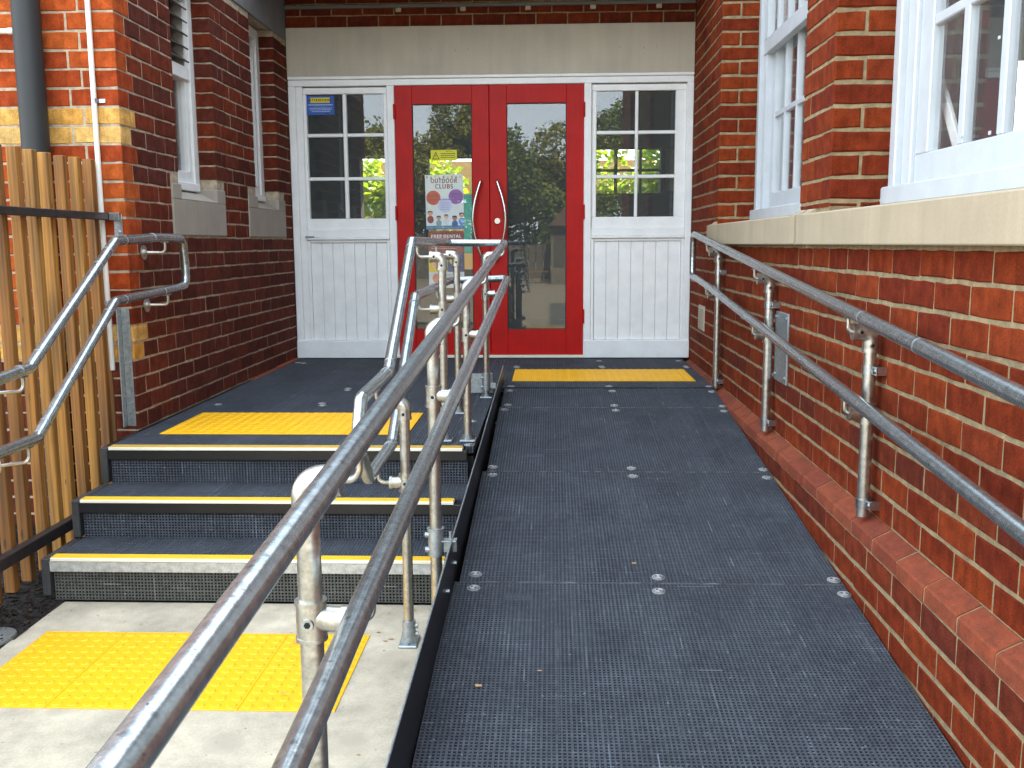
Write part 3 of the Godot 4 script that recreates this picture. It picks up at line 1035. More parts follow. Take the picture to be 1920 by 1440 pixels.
# ---------------------------------------------------------------- building masses, roofs, rooms behind the glass
func build_masses() -> void:
	# hall behind the doors
	var hall := thing("entrance_hall", "dim hall seen through the entrance glass, with bright windows in its rear wall", "hall")
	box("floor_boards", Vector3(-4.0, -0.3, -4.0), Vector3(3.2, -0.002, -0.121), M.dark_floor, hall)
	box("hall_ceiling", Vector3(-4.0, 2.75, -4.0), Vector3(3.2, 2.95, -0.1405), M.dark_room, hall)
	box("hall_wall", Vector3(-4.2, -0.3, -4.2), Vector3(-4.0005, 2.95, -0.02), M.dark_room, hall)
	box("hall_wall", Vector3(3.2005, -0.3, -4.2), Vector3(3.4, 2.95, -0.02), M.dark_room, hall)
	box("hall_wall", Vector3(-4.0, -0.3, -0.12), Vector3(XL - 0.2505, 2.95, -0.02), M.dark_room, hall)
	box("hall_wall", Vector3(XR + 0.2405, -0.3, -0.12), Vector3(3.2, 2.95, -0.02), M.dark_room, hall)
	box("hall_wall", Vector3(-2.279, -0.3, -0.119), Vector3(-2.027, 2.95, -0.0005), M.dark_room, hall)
	box("hall_wall", Vector3(1.0855, -0.3, -0.119), Vector3(1.3255, 2.95, -0.0005), M.dark_room, hall)
	# rear wall with window openings [x0, x1, y0, y1]
	var holes := [[-2.27, -1.86, 1.12, 1.92], [-1.46, -0.70, 1.02, 1.91], [0.50, 1.29, 1.48, 2.0], [1.345, 2.2, 1.48, 2.0]]
	var s := st()
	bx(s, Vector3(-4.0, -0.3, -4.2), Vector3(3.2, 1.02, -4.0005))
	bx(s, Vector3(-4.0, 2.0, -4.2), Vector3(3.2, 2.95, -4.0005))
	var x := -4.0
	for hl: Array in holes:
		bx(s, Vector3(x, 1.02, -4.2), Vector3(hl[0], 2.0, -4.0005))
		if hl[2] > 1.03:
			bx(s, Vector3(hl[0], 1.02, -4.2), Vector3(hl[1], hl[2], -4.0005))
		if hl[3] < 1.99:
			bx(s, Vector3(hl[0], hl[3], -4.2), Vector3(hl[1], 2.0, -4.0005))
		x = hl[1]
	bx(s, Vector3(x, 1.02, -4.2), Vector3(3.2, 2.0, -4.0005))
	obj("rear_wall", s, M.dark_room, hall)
	for k in 4:
		var hl: Array = holes[k]
		var f := st()
		if k == 2:
			bx(f, Vector3(0.745, hl[2], -4.10), Vector3(0.785, hl[3], -4.05))
			bx(f, Vector3(1.04, hl[2], -4.10), Vector3(1.07, hl[3], -4.05))
			bx(f, Vector3(hl[0], 1.735, -4.099), Vector3(hl[1], 1.765, -4.051))
		else:
			bx(f, Vector3(hl[0], hl[2], -4.10), Vector3(hl[1], hl[2] + 0.02, -4.05))
			if k == 1:
				bx(f, Vector3(-0.86, 1.76, -4.10), Vector3(-0.70, 1.90, -4.05))
		var wn := obj("rear_window", f, M.dark_frame, hall)
		box("pane", Vector3(hl[0], hl[2], -4.122), Vector3(hl[1], hl[3], -4.118), M.glass, wn)
	var blind := thing("window_blind", "cream blind drawn down behind the right side window", "blind")
	box("blind", Vector3(1.35, 1.48, -4.16), Vector3(2.2, 2.0, -4.14), M.cream_blind, blind)
	# the main roof over the hall, a plain gable whose ridge runs from left to right
	var roof := thing("gable_roof", "unseen metal gable roof over the entrance hall behind the porch", "roof")
	s = st()
	var ridge := Vector2(-3.4, 8.2)  # roof is out of view; height chosen so its shadow covers the path
	for a: Array in [[Vector2(0.25, 3.55), ridge], [ridge, Vector2(-7.2, 3.55)]]:
		var p: Vector2 = a[0]
		var q: Vector2 = a[1]
		prism(s, PackedVector2Array([p, q, q + Vector2(0, 0.12), p + Vector2(0, 0.12)]), -9.0, 9.0, Transform3D(Basis(Vector3(0, 0, 1), Vector3(0, 1, 0), Vector3(-1, 0, 0)), Vector3.ZERO))
	obj("roof_slope", s, M.roof_sheet, roof)
	s = st()
	bx(s, Vector3(-9.0, 2.96, -4.2), Vector3(9.0, 3.5, -0.141))
	obj("eaves_wall", s, M.dark_room, roof)
	# porch soffit
	var porch := thing("porch_ceiling", "gray porch ceiling above the doors between the two brick walls", "ceiling")
	s = st()
	bx(s, Vector3(XL + 0.008, 2.86, 0.0), Vector3(XR - 0.008, 2.98, 1.0))
	bx(s, Vector3(XL + 0.008, 2.79, 0.92), Vector3(XR - 0.008, 2.8595, 1.0))
	obj("soffit", s, M.ceiling, porch)
	# left and right wings: closed shells with flat eaves
	var lw := thing("left_wing", "left wing of the school, its roof edge above the brick wall", "building")
	s = st()
	bx(s, Vector3(-4.6, 4.21, -0.02), Vector3(-1.95, 4.36, 3.35))
	bx(s, Vector3(-4.6, -0.5, -0.02), Vector3(-4.305, 4.205, 2.99))
	obj("roof", s, M.roof_sheet, lw)
	s = st()
	bx(s, Vector3(-4.3, -0.2, 0.0), Vector3(XL - 0.2515, 0.0, 2.745))
	bx(s, Vector3(-3.2, 0.0, 0.005), Vector3(-3.1, 4.2, 2.74))
	obj("inner_wall", s, M.dark_room, lw)
	var rw := thing("right_wing", "right wing of the school with wide eaves above the white windows", "building")
	s = st()
	bx(s, Vector3(0.78, 4.51, 0.3), Vector3(6.3, 4.65, 7.9))
	var pr := PackedVector2Array([Vector2(0.78, 4.651), Vector2(3.6, 6.4), Vector2(6.4, 4.651)])
	prism(s, pr, 0.3, 7.9)
	obj("roof", s, M.roof_sheet, rw)
	s = st()
	bx(s, Vector3(XR + 0.2405, -0.2, 0.0), Vector3(6.0, -0.05, 7.41))
	bx(s, Vector3(5.8, -0.05, 0.0), Vector3(6.0, 4.5, 7.41))
	bx(s, Vector3(3.5, -0.05, 7.3), Vector3(5.8, 4.5, 7.41))
	obj("inner_wall", s, M.dark_room, rw)

# ---------------------------------------------------------------- ground
func build_ground() -> void:
	var g := box("ground", Vector3(-120, -0.9, -120), Vector3(120, -0.56, 120), M.paving)
	g.set_meta("kind", "structure")
	var y := -0.51
	# garden bed of dark mulch, gently uneven
	var s := st()
	var n := FastNoiseLite.new()
	n.seed = 5
	n.frequency = 2.2
	var cols := 50
	var rows := 60
	for i in cols:
		for k in rows:
			var q: Array[Vector3] = []
			for o: Vector2i in [Vector2i(0, 0), Vector2i(1, 0), Vector2i(1, 1), Vector2i(0, 1)]:
				var x := -4.6 + 2.66 * (i + o.x) / cols
				var z := 2.7 + 3.4 * (k + o.y) / rows
				q.append(Vector3(x, y - 0.008 + 0.035 * n.get_noise_2d(x * 1.2, z * 1.2) + 0.012 * n.get_noise_2d(x * 9.0, z * 9.0) + 0.10 * clampf((-2.15 - x) * 0.8, 0.0, 0.5) * clampf((5.2 - z), 0.0, 1.0), z))
			autoquad(s, q[0], q[1], q[2], q[3], Vector3(-3.3, -40, 4))
	var bed := obj("garden_soil", s, M.soil, self)
	bed.set_meta("kind", "structure")
	var mm := MultiMesh.new()
	mm.transform_format = MultiMesh.TRANSFORM_3D
	mm.use_colors = true
	var chip := st()
	bx(chip, Vector3(-0.011, -0.002, -0.004), Vector3(0.011, 0.002, 0.004))
	mm.mesh = chip.commit()
	mm.instance_count = 12000
	for k in mm.instance_count:
		var x := rng.randf_range(-3.4, -1.955)
		var z := rng.randf_range(3.02, 5.6)
		var h := y - 0.004 + 0.035 * n.get_noise_2d(x * 1.2, z * 1.2) + 0.012 * n.get_noise_2d(x * 9.0, z * 9.0) + 0.10 * clampf((-2.15 - x) * 0.8, 0.0, 0.5) * clampf((5.2 - z), 0.0, 1.0)
		var b := Basis.from_euler(Vector3(rng.randf_range(-0.5, 0.5), rng.randf_range(0, TAU), rng.randf_range(-0.5, 0.5))).scaled(Vector3.ONE * rng.randf_range(0.4, 1.15))
		mm.set_instance_transform(k, Transform3D(b, Vector3(x, h, z)))
		var t := rng.randf()
		mm.set_instance_color(k, Color(0.9, 0.8, 0.7).lerp(Color(3.2, 2.2, 1.5), pow(t, 6.0)))
	var mi := MultiMeshInstance3D.new()
	mi.name = "bark_mulch"
	mi.multimesh = mm
	M.chip_dark.vertex_color_use_as_albedo = true
	mi.material_override = M.chip_dark
	tag(mi, "dark bark mulch between the timber fence and the concrete path", "mulch", "", "stuff")
	add_child(mi)
	# poured concrete pad with a slightly wavy garden edge
	s = st()
	var edge: Array[Vector3] = []
	for k in 40:
		var z := 3.972 + k * 0.133
		edge.append(Vector3(-1.945 + 0.006 * n.get_noise_1d(k * 3.0) + 0.004 * n.get_noise_1d(k * 17.0), y, z))
	for k in 39:
		var a := edge[k]
		var b := edge[k + 1]
		quad(s, a, b, Vector3(2.4, y, b.z), Vector3(2.4, y, a.z), Vector3.UP)
		autoquad(s, a, b, b - Vector3(0.005, 0.07, 0), a - Vector3(0.005, 0.07, 0), Vector3(0, y - 0.1, a.z))
	var pad := obj("concrete_path", s, M.concrete, self)
	pad.set_meta("kind", "structure")
	# sunlit school yard behind the viewer
	s = st()
	bx(s, Vector3(-30, y - 0.03, 9.16), Vector3(30, y - 0.004, 46))
	var yard := obj("yard_pavement", s, M.paving, self)
	yard.set_meta("kind", "structure")
	s = st()
	bx(s, Vector3(-30, -0.54, -40), Vector3(30, -0.53, -4.3))
	var lawn := obj("garden_lawn", s, m("lawn", rgb8(104, 122, 58), 0.95, "mulch", 1.0), self)
	lawn.set_meta("kind", "structure")
	# soil under the open steps
	var under := box("subfloor", Vector3(XL - 0.05, -0.555, -0.1), Vector3(1.028, -0.53, 4.0), M.soil)
	under.set_meta("kind", "structure")

# ---------------------------------------------------------------- open-mesh grating
# lattice of bars on the local plane y = 0: x across, z along; every third bar is wide
func lattice(s: SurfaceTool, x0: float, x1: float, z0: float, z1: float, depth: float, xf: Transform3D, cell := 0.0407) -> void:
	for pass_no in 2:
		var a0 := x0 if pass_no == 0 else z0
		var a1 := x1 if pass_no == 0 else z1
		var b0 := z0 if pass_no == 0 else x0
		var b1 := z1 if pass_no == 0 else x1
		var top := 0.0 if pass_no == 0 else -0.0006
		var cells := maxi(1, roundi((a1 - a0) / cell))
		var c := (a1 - a0) / cells
		for k in cells * 3 + 1:
			var wide := k % 3 == 0
			var at := a0 + c * (k / 3) + (0.0 if wide else (0.0065 + 0.0083 + 0.0024) * c / 0.0407 if k % 3 == 1 else (0.0065 + 0.0166 + 0.0071) * c / 0.0407) - (0.0 if wide else 0.00325)
			var hw := 0.0034 if wide else 0.0025
			var lo := maxf(at - hw, a0)
			var hi := minf(at + hw, a1)
			if hi - lo < 0.001:
				continue
			var tp := top - (0.0 if wide else 0.0003)
			var p := Vector3(lo, -depth, b0) if pass_no == 0 else Vector3(b0, -depth, lo)
			var q := Vector3(hi, tp, b1) if pass_no == 0 else Vector3(b1, tp, hi)
			bar(s, p, q, xf)

# bar without its underside
func bar(s: SurfaceTool, lo: Vector3, hi: Vector3, xf: Transform3D) -> void:
	var v: Array[Vector3] = []
	for k in 8:
		v.append(xf * Vector3(hi.x if k & 1 else lo.x, hi.y if k & 2 else lo.y, hi.z if k & 4 else lo.z))
	var b := xf.basis
	quad(s, v[2], v[3], v[7], v[6], b.y)
	quad(s, v[0], v[2], v[6], v[4], -b.x)
	quad(s, v[1], v[3], v[7], v[5], b.x)
	quad(s, v[0], v[1], v[3], v[2], -b.z)
	quad(s, v[4], v[5], v[7], v[6], b.z)

var clip_mesh: ArrayMesh
func clip(at: Vector3, parent: Node, b := Basis.IDENTITY) -> void:
	if clip_mesh == null:
		var s := st()
		tube(s, PackedVector3Array([Vector3(0, -0.002, 0), Vector3(0, 0.0012, 0)]), 0.023, 18, true)
		tube(s, PackedVector3Array([Vector3(0, 0.0012, 0), Vector3(0, 0.0042, 0)]), 0.0215, 18, true, 0.015)
		var d := st()
		for k: float in [-1.0, 1.0]:
			seg(d, Vector3(0.0085 * k, 0.004, 0), Vector3(0.0085 * k, 0.0048, 0), 0.0046, 8)
		clip_mesh = two_tone(s.commit(), d.commit(), M.clip_gray, M.socket_dark)
	var turn := b * Basis(Vector3.UP, rng.randf() * TAU)
	put("fixing_clip", clip_mesh, null, parent, Transform3D(turn, at))

func build_landing_and_steps() -> void:
	var l := thing("landing", "black open-mesh landing in front of the red doors", "landing")
	for a: Array in [[-2.005, -1.17, 0.035, 1.66], [-1.168, -0.345, 0.035, 1.66], [-2.005, -1.17, 1.663, 3.365], [-1.168, -0.345, 1.663, 3.365], [-0.342, 1.022, 0.035, 0.56], [-0.342, 1.022, 0.563, 1.565]]:
		var s := st()
		lattice(s, a[0], a[1], a[2], a[3], 0.03, Transform3D.IDENTITY)
		obj("grating_panel", s, M.frp, l)
	for p: Vector2 in [Vector2(-1.28, 1.63), Vector2(-1.27, 1.70), Vector2(-1.19, 0.53), Vector2(-1.18, 0.60), Vector2(-1.9, 0.33), Vector2(-1.95, 0.30), Vector2(-0.62, 0.53), Vector2(-0.60, 0.60), Vector2(-0.254, 0.53), Vector2(-0.25, 0.60), Vector2(0.37, 0.53), Vector2(0.375, 0.60), Vector2(0.99, 0.53), Vector2(0.99, 0.60), Vector2(-1.31, 2.2), Vector2(-1.29, 2.27), Vector2(-1.9, 2.24), Vector2(0.37, 0.2), Vector2(0.98, 0.2), Vector2(-0.37, 3.33), Vector2(-0.40, 2.75), Vector2(-0.46, 0.90), Vector2(-0.254, 1.535), Vector2(0.368, 1.53), Vector2(0.998, 1.535)]:
		clip(Vector3(p.x, 0.0, p.y), l)
	var fr := st()
	bx(fr, Vector3(-2.026, -0.14, 0.02), Vector3(-2.006, 0.0005, 3.36))
	bx(fr, Vector3(-2.0, -0.16, 1.6), Vector3(1.02, -0.05, 1.66))
	bx(fr, Vector3(-2.0, -0.16, 0.1), Vector3(1.02, -0.05, 0.16))
	bx(fr, Vector3(-2.0, -0.16, 3.28), Vector3(-0.35, -0.05, 3.34))
	obj("support_frame", fr, M.black_steel, l)
	var t := thing("steps", "three black mesh steps with yellow nosings beside the ramp", "steps")
	var tops := [0.0, -0.165, -0.33]
	var nose := [3.425, 3.712, 3.980]
	for k in 3:
		var y: float = tops[k]
		var z: float = nose[k]
		var x0 := -1.990
		var x1 := -0.372
		# tread
		if k > 0:
			var s := st()
			lattice(s, x0, x1, nose[k - 1] - 0.03, z - 0.05, 0.03, Transform3D(Basis.IDENTITY, Vector3(0, y, 0)))
			obj("tread", s, M.frp, t)
		# nosing: yellow insert in a pale aluminium edge
		var ns := st()
		bx(ns, Vector3(x0, y - 0.0105, z - 0.052), Vector3(x1 - 0.02 - 0.012 * k, y + 0.003, z), 0.002)
		var no := obj("nosing", ns, M.alloy, t)
		box("yellow_insert", Vector3(x0 + 0.002, y + 0.002, z - 0.050), Vector3(x1 - 0.022 - 0.012 * k, y + 0.0062, z - 0.004), M.nosing_worn if k == 0 else M.nosing_yellow, no, 0.001)
		# fascia under the nosing
		box("fascia", Vector3(x0 - 0.006, y - 0.055, z - 0.045), Vector3(x1, y - 0.0110, z - 0.003), M.galv_light if k == 2 else M.black_steel, t, 0.003)
		# riser grating
		var low := -0.505 if k == 2 else tops[k + 1] as float
		var r := st()
		var xf := Transform3D(Basis(Vector3(1, 0, 0), Vector3(0, 0, 1), Vector3(0, -1, 0)), Vector3(0, y - 0.056, z - 0.018))
		lattice(r, x0 + 0.004, x1, 0.0, y - 0.056 - low, 0.028, xf)
		obj("riser", r, M.frp_gray if k == 2 else M.frp, t)
		# side plate
		box("side_plate", Vector3(-2.030, y - (0.155 if k == 2 else 0.163), z - 0.30), Vector3(-1.998, y - 0.002, z - 0.004), M.frp_plate, t, 0.003)
	# dark timber bearers that carry the treads
	var b := st()
	for x: float in [-1.97, -1.2, -0.42]:
		bx(b, Vector3(x, -0.53, 3.1), Vector3(x + 0.04, -0.20, 3.64))
		bx(b, Vector3(x, -0.53, 3.645), Vector3(x + 0.04, -0.365, 3.9))
	obj("bearer", b, M.black_steel, t)

func ramp_y(z: float) -> float:
	return -0.1015 * (z - 1.48)

func build_ramp() -> void:
	var t := thing("ramp", "black open-mesh access ramp rising along the right brick wall", "ramp")
	var slope := Vector3(0, -0.1015, 1).normalized()
	var b := Basis(Vector3(1, 0, 0), slope.cross(Vector3(1, 0, 0)).normalized(), slope)
	var cuts := [1.57, 2.015, 3.14, 4.315, 5.49, 6.33]
	for k in cuts.size() - 1:
		var z0: float = cuts[k]
		var z1: float = cuts[k + 1]
		var org := Vector3(0, ramp_y(z0) + rng.randf_range(-0.0006, 0.0006), z0)
		var ln := Vector2(z1 - z0, ramp_y(z1) - ramp_y(z0)).length()
		var s := st()
		var xl := -0.302 - 0.0195 * (z0 - 2.0)
		lattice(s, xl, 1.022, 0.0058, ln - 0.0058, 0.03, Transform3D(b, org))
		var o := obj("grating_panel", s, M.frp, t)
		var pe := st()
		var pxf := Transform3D(b, org)
		bx(pe, Vector3(xl, -0.03, 0.0008), Vector3(1.022, 0.0006, 0.0055), 0.0, pxf)
		bx(pe, Vector3(xl, -0.03, ln - 0.0055), Vector3(1.022, 0.0006, ln - 0.0008), 0.0, pxf)
		obj("panel_edge", pe, M.frp_edge, o)
		for u: float in [-0.275 if k > 0 else -0.255, 0.378, 1.002]:
			for w: float in [0.055, ln - 0.055]:
				var skew := 0.018 * (u - 0.1)
				clip(Transform3D(b, org) * Vector3(u + rng.randf_range(-0.006, 0.006), 0.0, clampf(w + skew, 0.03, ln - 0.02)), o, b)
	# toe plate along the open side
	var s := st()
	var a: Array[Vector3] = []
	var stations := [[1.30, -0.318, 0.102], [1.9, -0.322, 0.062], [2.5, -0.329, 0.015], [3.1, -0.335, -0.032], [4.3, -0.348, -0.120], [5.63, -0.361, -0.225], [6.33, -0.368, -0.282]]
	for k in stations.size() - 1:
		var p: Array = stations[k]
		var q: Array = stations[k + 1]
		var pb := minf(ramp_y(p[0]), 0.0) - 0.09
		var qb := minf(ramp_y(q[0]), 0.0) - 0.09
		var pin := p[1] as float + 0.022
		var qin := q[1] as float + 0.022
		var v := [Vector3(p[1], pb, p[0]), Vector3(q[1], qb, q[0]), Vector3(q[1], q[2], q[0]), Vector3(p[1], p[2], p[0])]
		var thick := Vector3(0.006, 0, 0)
		var inside: Vector3 = (v[0] + v[2]) * 0.5 + thick * 0.5
		autoquad(s, v[0], v[1], v[2], v[3], inside)
		autoquad(s, v[0] + thick, v[1] + thick, v[2] + thick, v[3] + thick, inside)
		autoquad(s, v[3], v[2], v[2] + thick, v[3] + thick, inside)
		if k == 0:
			autoquad(s, v[0], v[3], v[3] + thick, v[0] + thick, inside)
		if k == stations.size() - 2:
			autoquad(s, v[1], v[2], v[2] + thick, v[1] + thick, inside)
	obj("toe_plate", s, M.black_steel, t)
	# bright rolled edge of the plate
	s = st()
	var e := PackedVector3Array()
	for p: Array in stations:
		e.append(Vector3(p[1] + 0.003, p[2] + 0.0005, p[0]))
	tube(s, e, 0.0034, 6)
	obj("plate_edge", s, M.galv_matte, t)
	for z: float in [4.33, 4.55]:
		s = st()
		var x := -0.349 - 0.01 * (z - 4.4)
		seg(s, Vector3(x - 0.012, ramp_y(z) + 0.075, z), Vector3(x + 0.016, ramp_y(z) + 0.075, z), 0.009, 6)
		obj("bolt", s, M.zinc, t)
	s = st()
	for z: float in [2.2, 3.3, 4.4, 5.6]:
		bx(s, Vector3(-0.34, ramp_y(z) - 0.14, z - 0.03), Vector3(1.02, ramp_y(z) - 0.04, z + 0.03))
	bx(s, Vector3(-0.358, -0.50, 3.97), Vector3(-0.352, -0.36, 6.3))
	obj("support_frame", s, M.black_steel, t)

# ---------------------------------------------------------------- tactile paving
func dome_tile(s: SurfaceTool, x0: float, z0: float, w: float, d: float, y: float) -> void:
	bx(s, Vector3(x0 + 0.0005, y, z0 + 0.0005), Vector3(x0 + w - 0.0005, y + 0.0045, z0 + d - 0.0005), 0.001)
	var nx := roundi(w / 0.05)
	var nz := roundi(d / 0.05)
	for i in nx:
		for k in nz:
			var c := Vector3(x0 + (i + 0.5) * w / nx, y + 0.0046, z0 + (k + 0.5) * d / nz)
			var sides := 10
			for q in sides:
				var a0 := TAU * q / sides
				var a1 := TAU * (q + 1) / sides
				var e0 := Vector3(cos(a0), 0, sin(a0))
				var e1 := Vector3(cos(a1), 0, sin(a1))
				var up := Vector3(0, 0.0028, 0)
				autoquad(s, c + e0 * 0.0175, c + e1 * 0.0175, c + e1 * 0.0125 + up, c + e0 * 0.0125 + up, c)
				tri(s, c + up, c + e0 * 0.0125 + up, c + e1 * 0.0125 + up, Vector3.UP)

func build_tactile() -> void:
	var sets := [
		["yellow tactile mat on the concrete path in front of the bottom step", -1.857, 4.275, -0.5105, 1.2],
		["yellow tactile mat on the landing at the top of the steps", -1.882, 2.535, 0.0008, 1.2],
		["yellow tactile strip on the landing at the top of the ramp", -0.258, 0.735, 0.0008, 1.205],
		["yellow tactile mat on the yard at the foot of the ramp", -0.55, 8.3, -0.5105, 1.2]]
	for a: Array in sets:
		var t := thing("tactile_mat", a[0], "tactile paving", Vector3.ZERO, "yellow tactile mats")
		for i in 4:
			for k in 2:
				var s := st()
				dome_tile(s, a[1] + i * a[4] / 4.0, a[2] + k * 0.29, a[4] / 4.0, 0.29, a[3] + 0.0002)
				obj("tactile_tile", s, M.tactile, t)

# ---------------------------------------------------------------- fence and pipes
func build_fence() -> void:
	var t := thing("timber_fence", "fence of upright brown timber battens left of the steps, with two steel rails", "fence")
	var edges := [3.004, 3.09, 3.224, 3.350, 3.484, 3.602, 3.728]
	for k in 22:
		var z1: float = edges[k] if k < edges.size() else 3.728 + (k - 6) * 0.125
		var low := -0.425 - 0.006 * k if k < 12 else -0.49
		var s := st()
		var x := XF + rng.randf_range(-0.004, 0.003)
		bx(s, Vector3(x - 0.043, low + rng.randf_range(-0.012, 0.012), z1 - 0.041), Vector3(x, 1.297 + rng.randf_range(-0.004, 0.004), z1), 0.003)
		obj("batten", s, M["timber_%d" % rng.randi_range(0, 7)], t)
	var r := st()
	bx(r, Vector3(XF + 0.0015, 1.021, 2.93), Vector3(XF + 0.04, 1.055, 5.7), 0.003)
	obj("fence_rail", r, M.rail_steel, t)
	r = st()
	bx(r, Vector3(XF + 0.0015, -0.335, 3.42), Vector3(XF + 0.04, -0.285, 5.7), 0.003)
	obj("fence_rail", r, M.rail_steel, t)
	# lug that fixes the upper rail to the brick corner
	r = st()
	bx(r, Vector3(XF + 0.052, 0.935, 2.9985), Vector3(XF + 0.092, 1.05, 3.004), 0.001)
	bx(r, Vector3(XF + 0.0405, 1.02, 2.9985), Vector3(XF + 0.09, 1.056, 3.03), 0.002)
	seg(r, Vector3(XF + 0.072, 0.965, 3.003), Vector3(XF + 0.072, 0.965, 3.012), 0.009, 8)
	obj("fixing_lug", r, M.zinc, t)
	r = st()
	bx(r, Vector3(XL - 0.052, 0.02, 2.9985), Vector3(XL - 0.012, 0.60, 3.004), 0.001)
	bx(r, Vector3(XL - 0.058, 0.02, 2.9985), Vector3(XL - 0.0525, 0.60, 3.045), 0.001)
	obj("wall_angle", r, M.galv_matte, t)

func build_pipes() -> void:
	var d := thing("downpipe", "thick charcoal downpipe on the brick front left of the white pipe", "downpipe")
	var s := st()
	seg(s, Vector3(-2.405, -0.5, ZL + 0.075), Vector3(-2.402, 4.2, ZL + 0.075), 0.062, 28)
	obj("pipe", s, M.downpipe, d)
	s = st()
	for y: float in [2.35, 0.4]:
		tube(s, PackedVector3Array([Vector3(-2.403, y, ZL + 0.075), Vector3(-2.403, y + 0.03, ZL + 0.075)]), 0.0645, 28)
	obj("pipe_band", s, M.downpipe, d)
	var c := thing("conduit_pipe", "thin white upright pipe on the brick corner beside the downpipe", "pipe")
	s = st()
	tube(s, PackedVector3Array([Vector3(-2.136, 0.3, ZL + 0.016), Vector3(-2.140, 1.1, ZL + 0.016), Vector3(-2.142, 4.2, ZL + 0.016)]), 0.0125, 14)
	obj("pipe", s, M.pvc, c)
	for y: float in [1.565, 0.62]:
		s = st()
		seg(s, Vector3(-2.1405, y, ZL + 0.016), Vector3(-2.1405, y + 0.018, ZL + 0.016), 0.0150, 14)
		bx(s, Vector3(-2.128, y, ZL + 0.0015), Vector3(-2.092, y + 0.018, ZL + 0.005), 0.001)
		seg(s, Vector3(-2.106, y + 0.009, ZL + 0.005), Vector3(-2.106, y + 0.009, ZL + 0.009), 0.005, 8)
		obj("pipe_clip", s, M.zinc, c)
	var h := thing("waste_pipe", "short white pipe running sideways into the downpipe high on the left", "pipe")
	s = st()
	seg(s, Vector3(-4.1, 1.886, ZL + 0.04), Vector3(-2.475, 1.886, ZL + 0.04), 0.0125, 14)
	seg(s, Vector3(-2.51, 1.886, ZL + 0.04), Vector3(-2.472, 1.886, ZL + 0.04), 0.0155, 14)
	obj("pipe", s, M.pvc, h)

# ---------------------------------------------------------------- handrails
var fitting_cache := {}

# pipe elbow: stands on a post (from -y), mouth towards +x
func elbow_mesh(r: float) -> ArrayMesh:
	var key := "elbow%d" % roundi(r * 10000)
	if not fitting_cache.has(key):
		var s := st()
		var k := r / 0.0215
		tube(s, rounded([Vector3(0, -0.068 * k, 0), Vector3.ZERO, Vector3(0.062 * k, 0, 0)], 0.034 * k, 8), r + 0.0055, 24)
		seg(s, Vector3(0, -0.070 * k, 0), Vector3(0, -0.058 * k, 0), r + 0.0075, 24)
		seg(s, Vector3(0.053 * k, 0, 0), Vector3(0.064 * k, 0, 0), r + 0.0075, 24)
		fitting_cache[key] = s.commit()
	return fitting_cache[key]

# tee: sleeve round a post with a stub towards +x
func tee_mesh(r: float) -> ArrayMesh:
	var key := "tee%d" % roundi(r * 10000)
	if not fitting_cache.has(key):
		var s := st()
		var k := r / 0.0215
		seg(s, Vector3(0, -0.036 * k, 0), Vector3(0, 0.036 * k, 0), r + 0.0055, 24)
		seg(s, Vector3(0, 0.0305 * k, 0), Vector3(0, 0.0375 * k, 0), r + 0.0075, 24)
		seg(s, Vector3(0, -0.0375 * k, 0), Vector3(0, -0.0305 * k, 0), r + 0.0075, 24)
		tube(s, PackedVector3Array([Vector3(0.012, 0.004, 0), Vector3(0.040 * k, 0, 0), Vector3(0.066 * k, 0, 0)]), r + 0.002, 20)
		seg(s, Vector3(0.056 * k, 0, 0), Vector3(0.067 * k, 0, 0), r + 0.0045, 20)
		fitting_cache[key] = s.commit()
	return fitting_cache[key]

func screw(parent: Node, at: Vector3, dir: Vector3, r := 0.0105) -> void:
	var s := st()
	tube(s, PackedVector3Array([at - dir * 0.003, at + dir * 0.003]), r, 16, true, r * 0.9)
	var hex := st()
	seg(hex, at + dir * 0.0031, at + dir * 0.0036, r * 0.55, 6)
	put("set_screw", two_tone(s.commit(), hex.commit(), M.zinc, M.socket_dark), null, parent)

func two_tone(a: Mesh, b: Mesh, ma: Material, mb: Material) -> ArrayMesh:
	var out := ArrayMesh.new()
	out.add_surface_from_arrays(Mesh.PRIMITIVE_TRIANGLES, a.surface_get_arrays(0))
	out.add_surface_from_arrays(Mesh.PRIMITIVE_TRIANGLES, b.surface_get_arrays(0))
	out.surface_set_material(0, ma)
	out.surface_set_material(1, mb)
	return out

# bracket rod: from a fitting's mouth along dir, then up to the rail's underside with a saddle
func rod(parent: Node, at: Vector3, dir: Vector3, reach: float, rise: float) -> void:
	var s := st()
	var knee := at + dir * reach
	tube(s, rounded([at + dir * 0.045, knee, knee + Vector3.UP * rise], 0.022, 8), 0.0068, 12)
	bx(s, knee + Vector3(-0.011, rise - 0.004, -0.022), knee + Vector3(0.011, rise + 0.001, 0.022), 0.002)
	obj("bracket_rod", s, M.galv, parent)

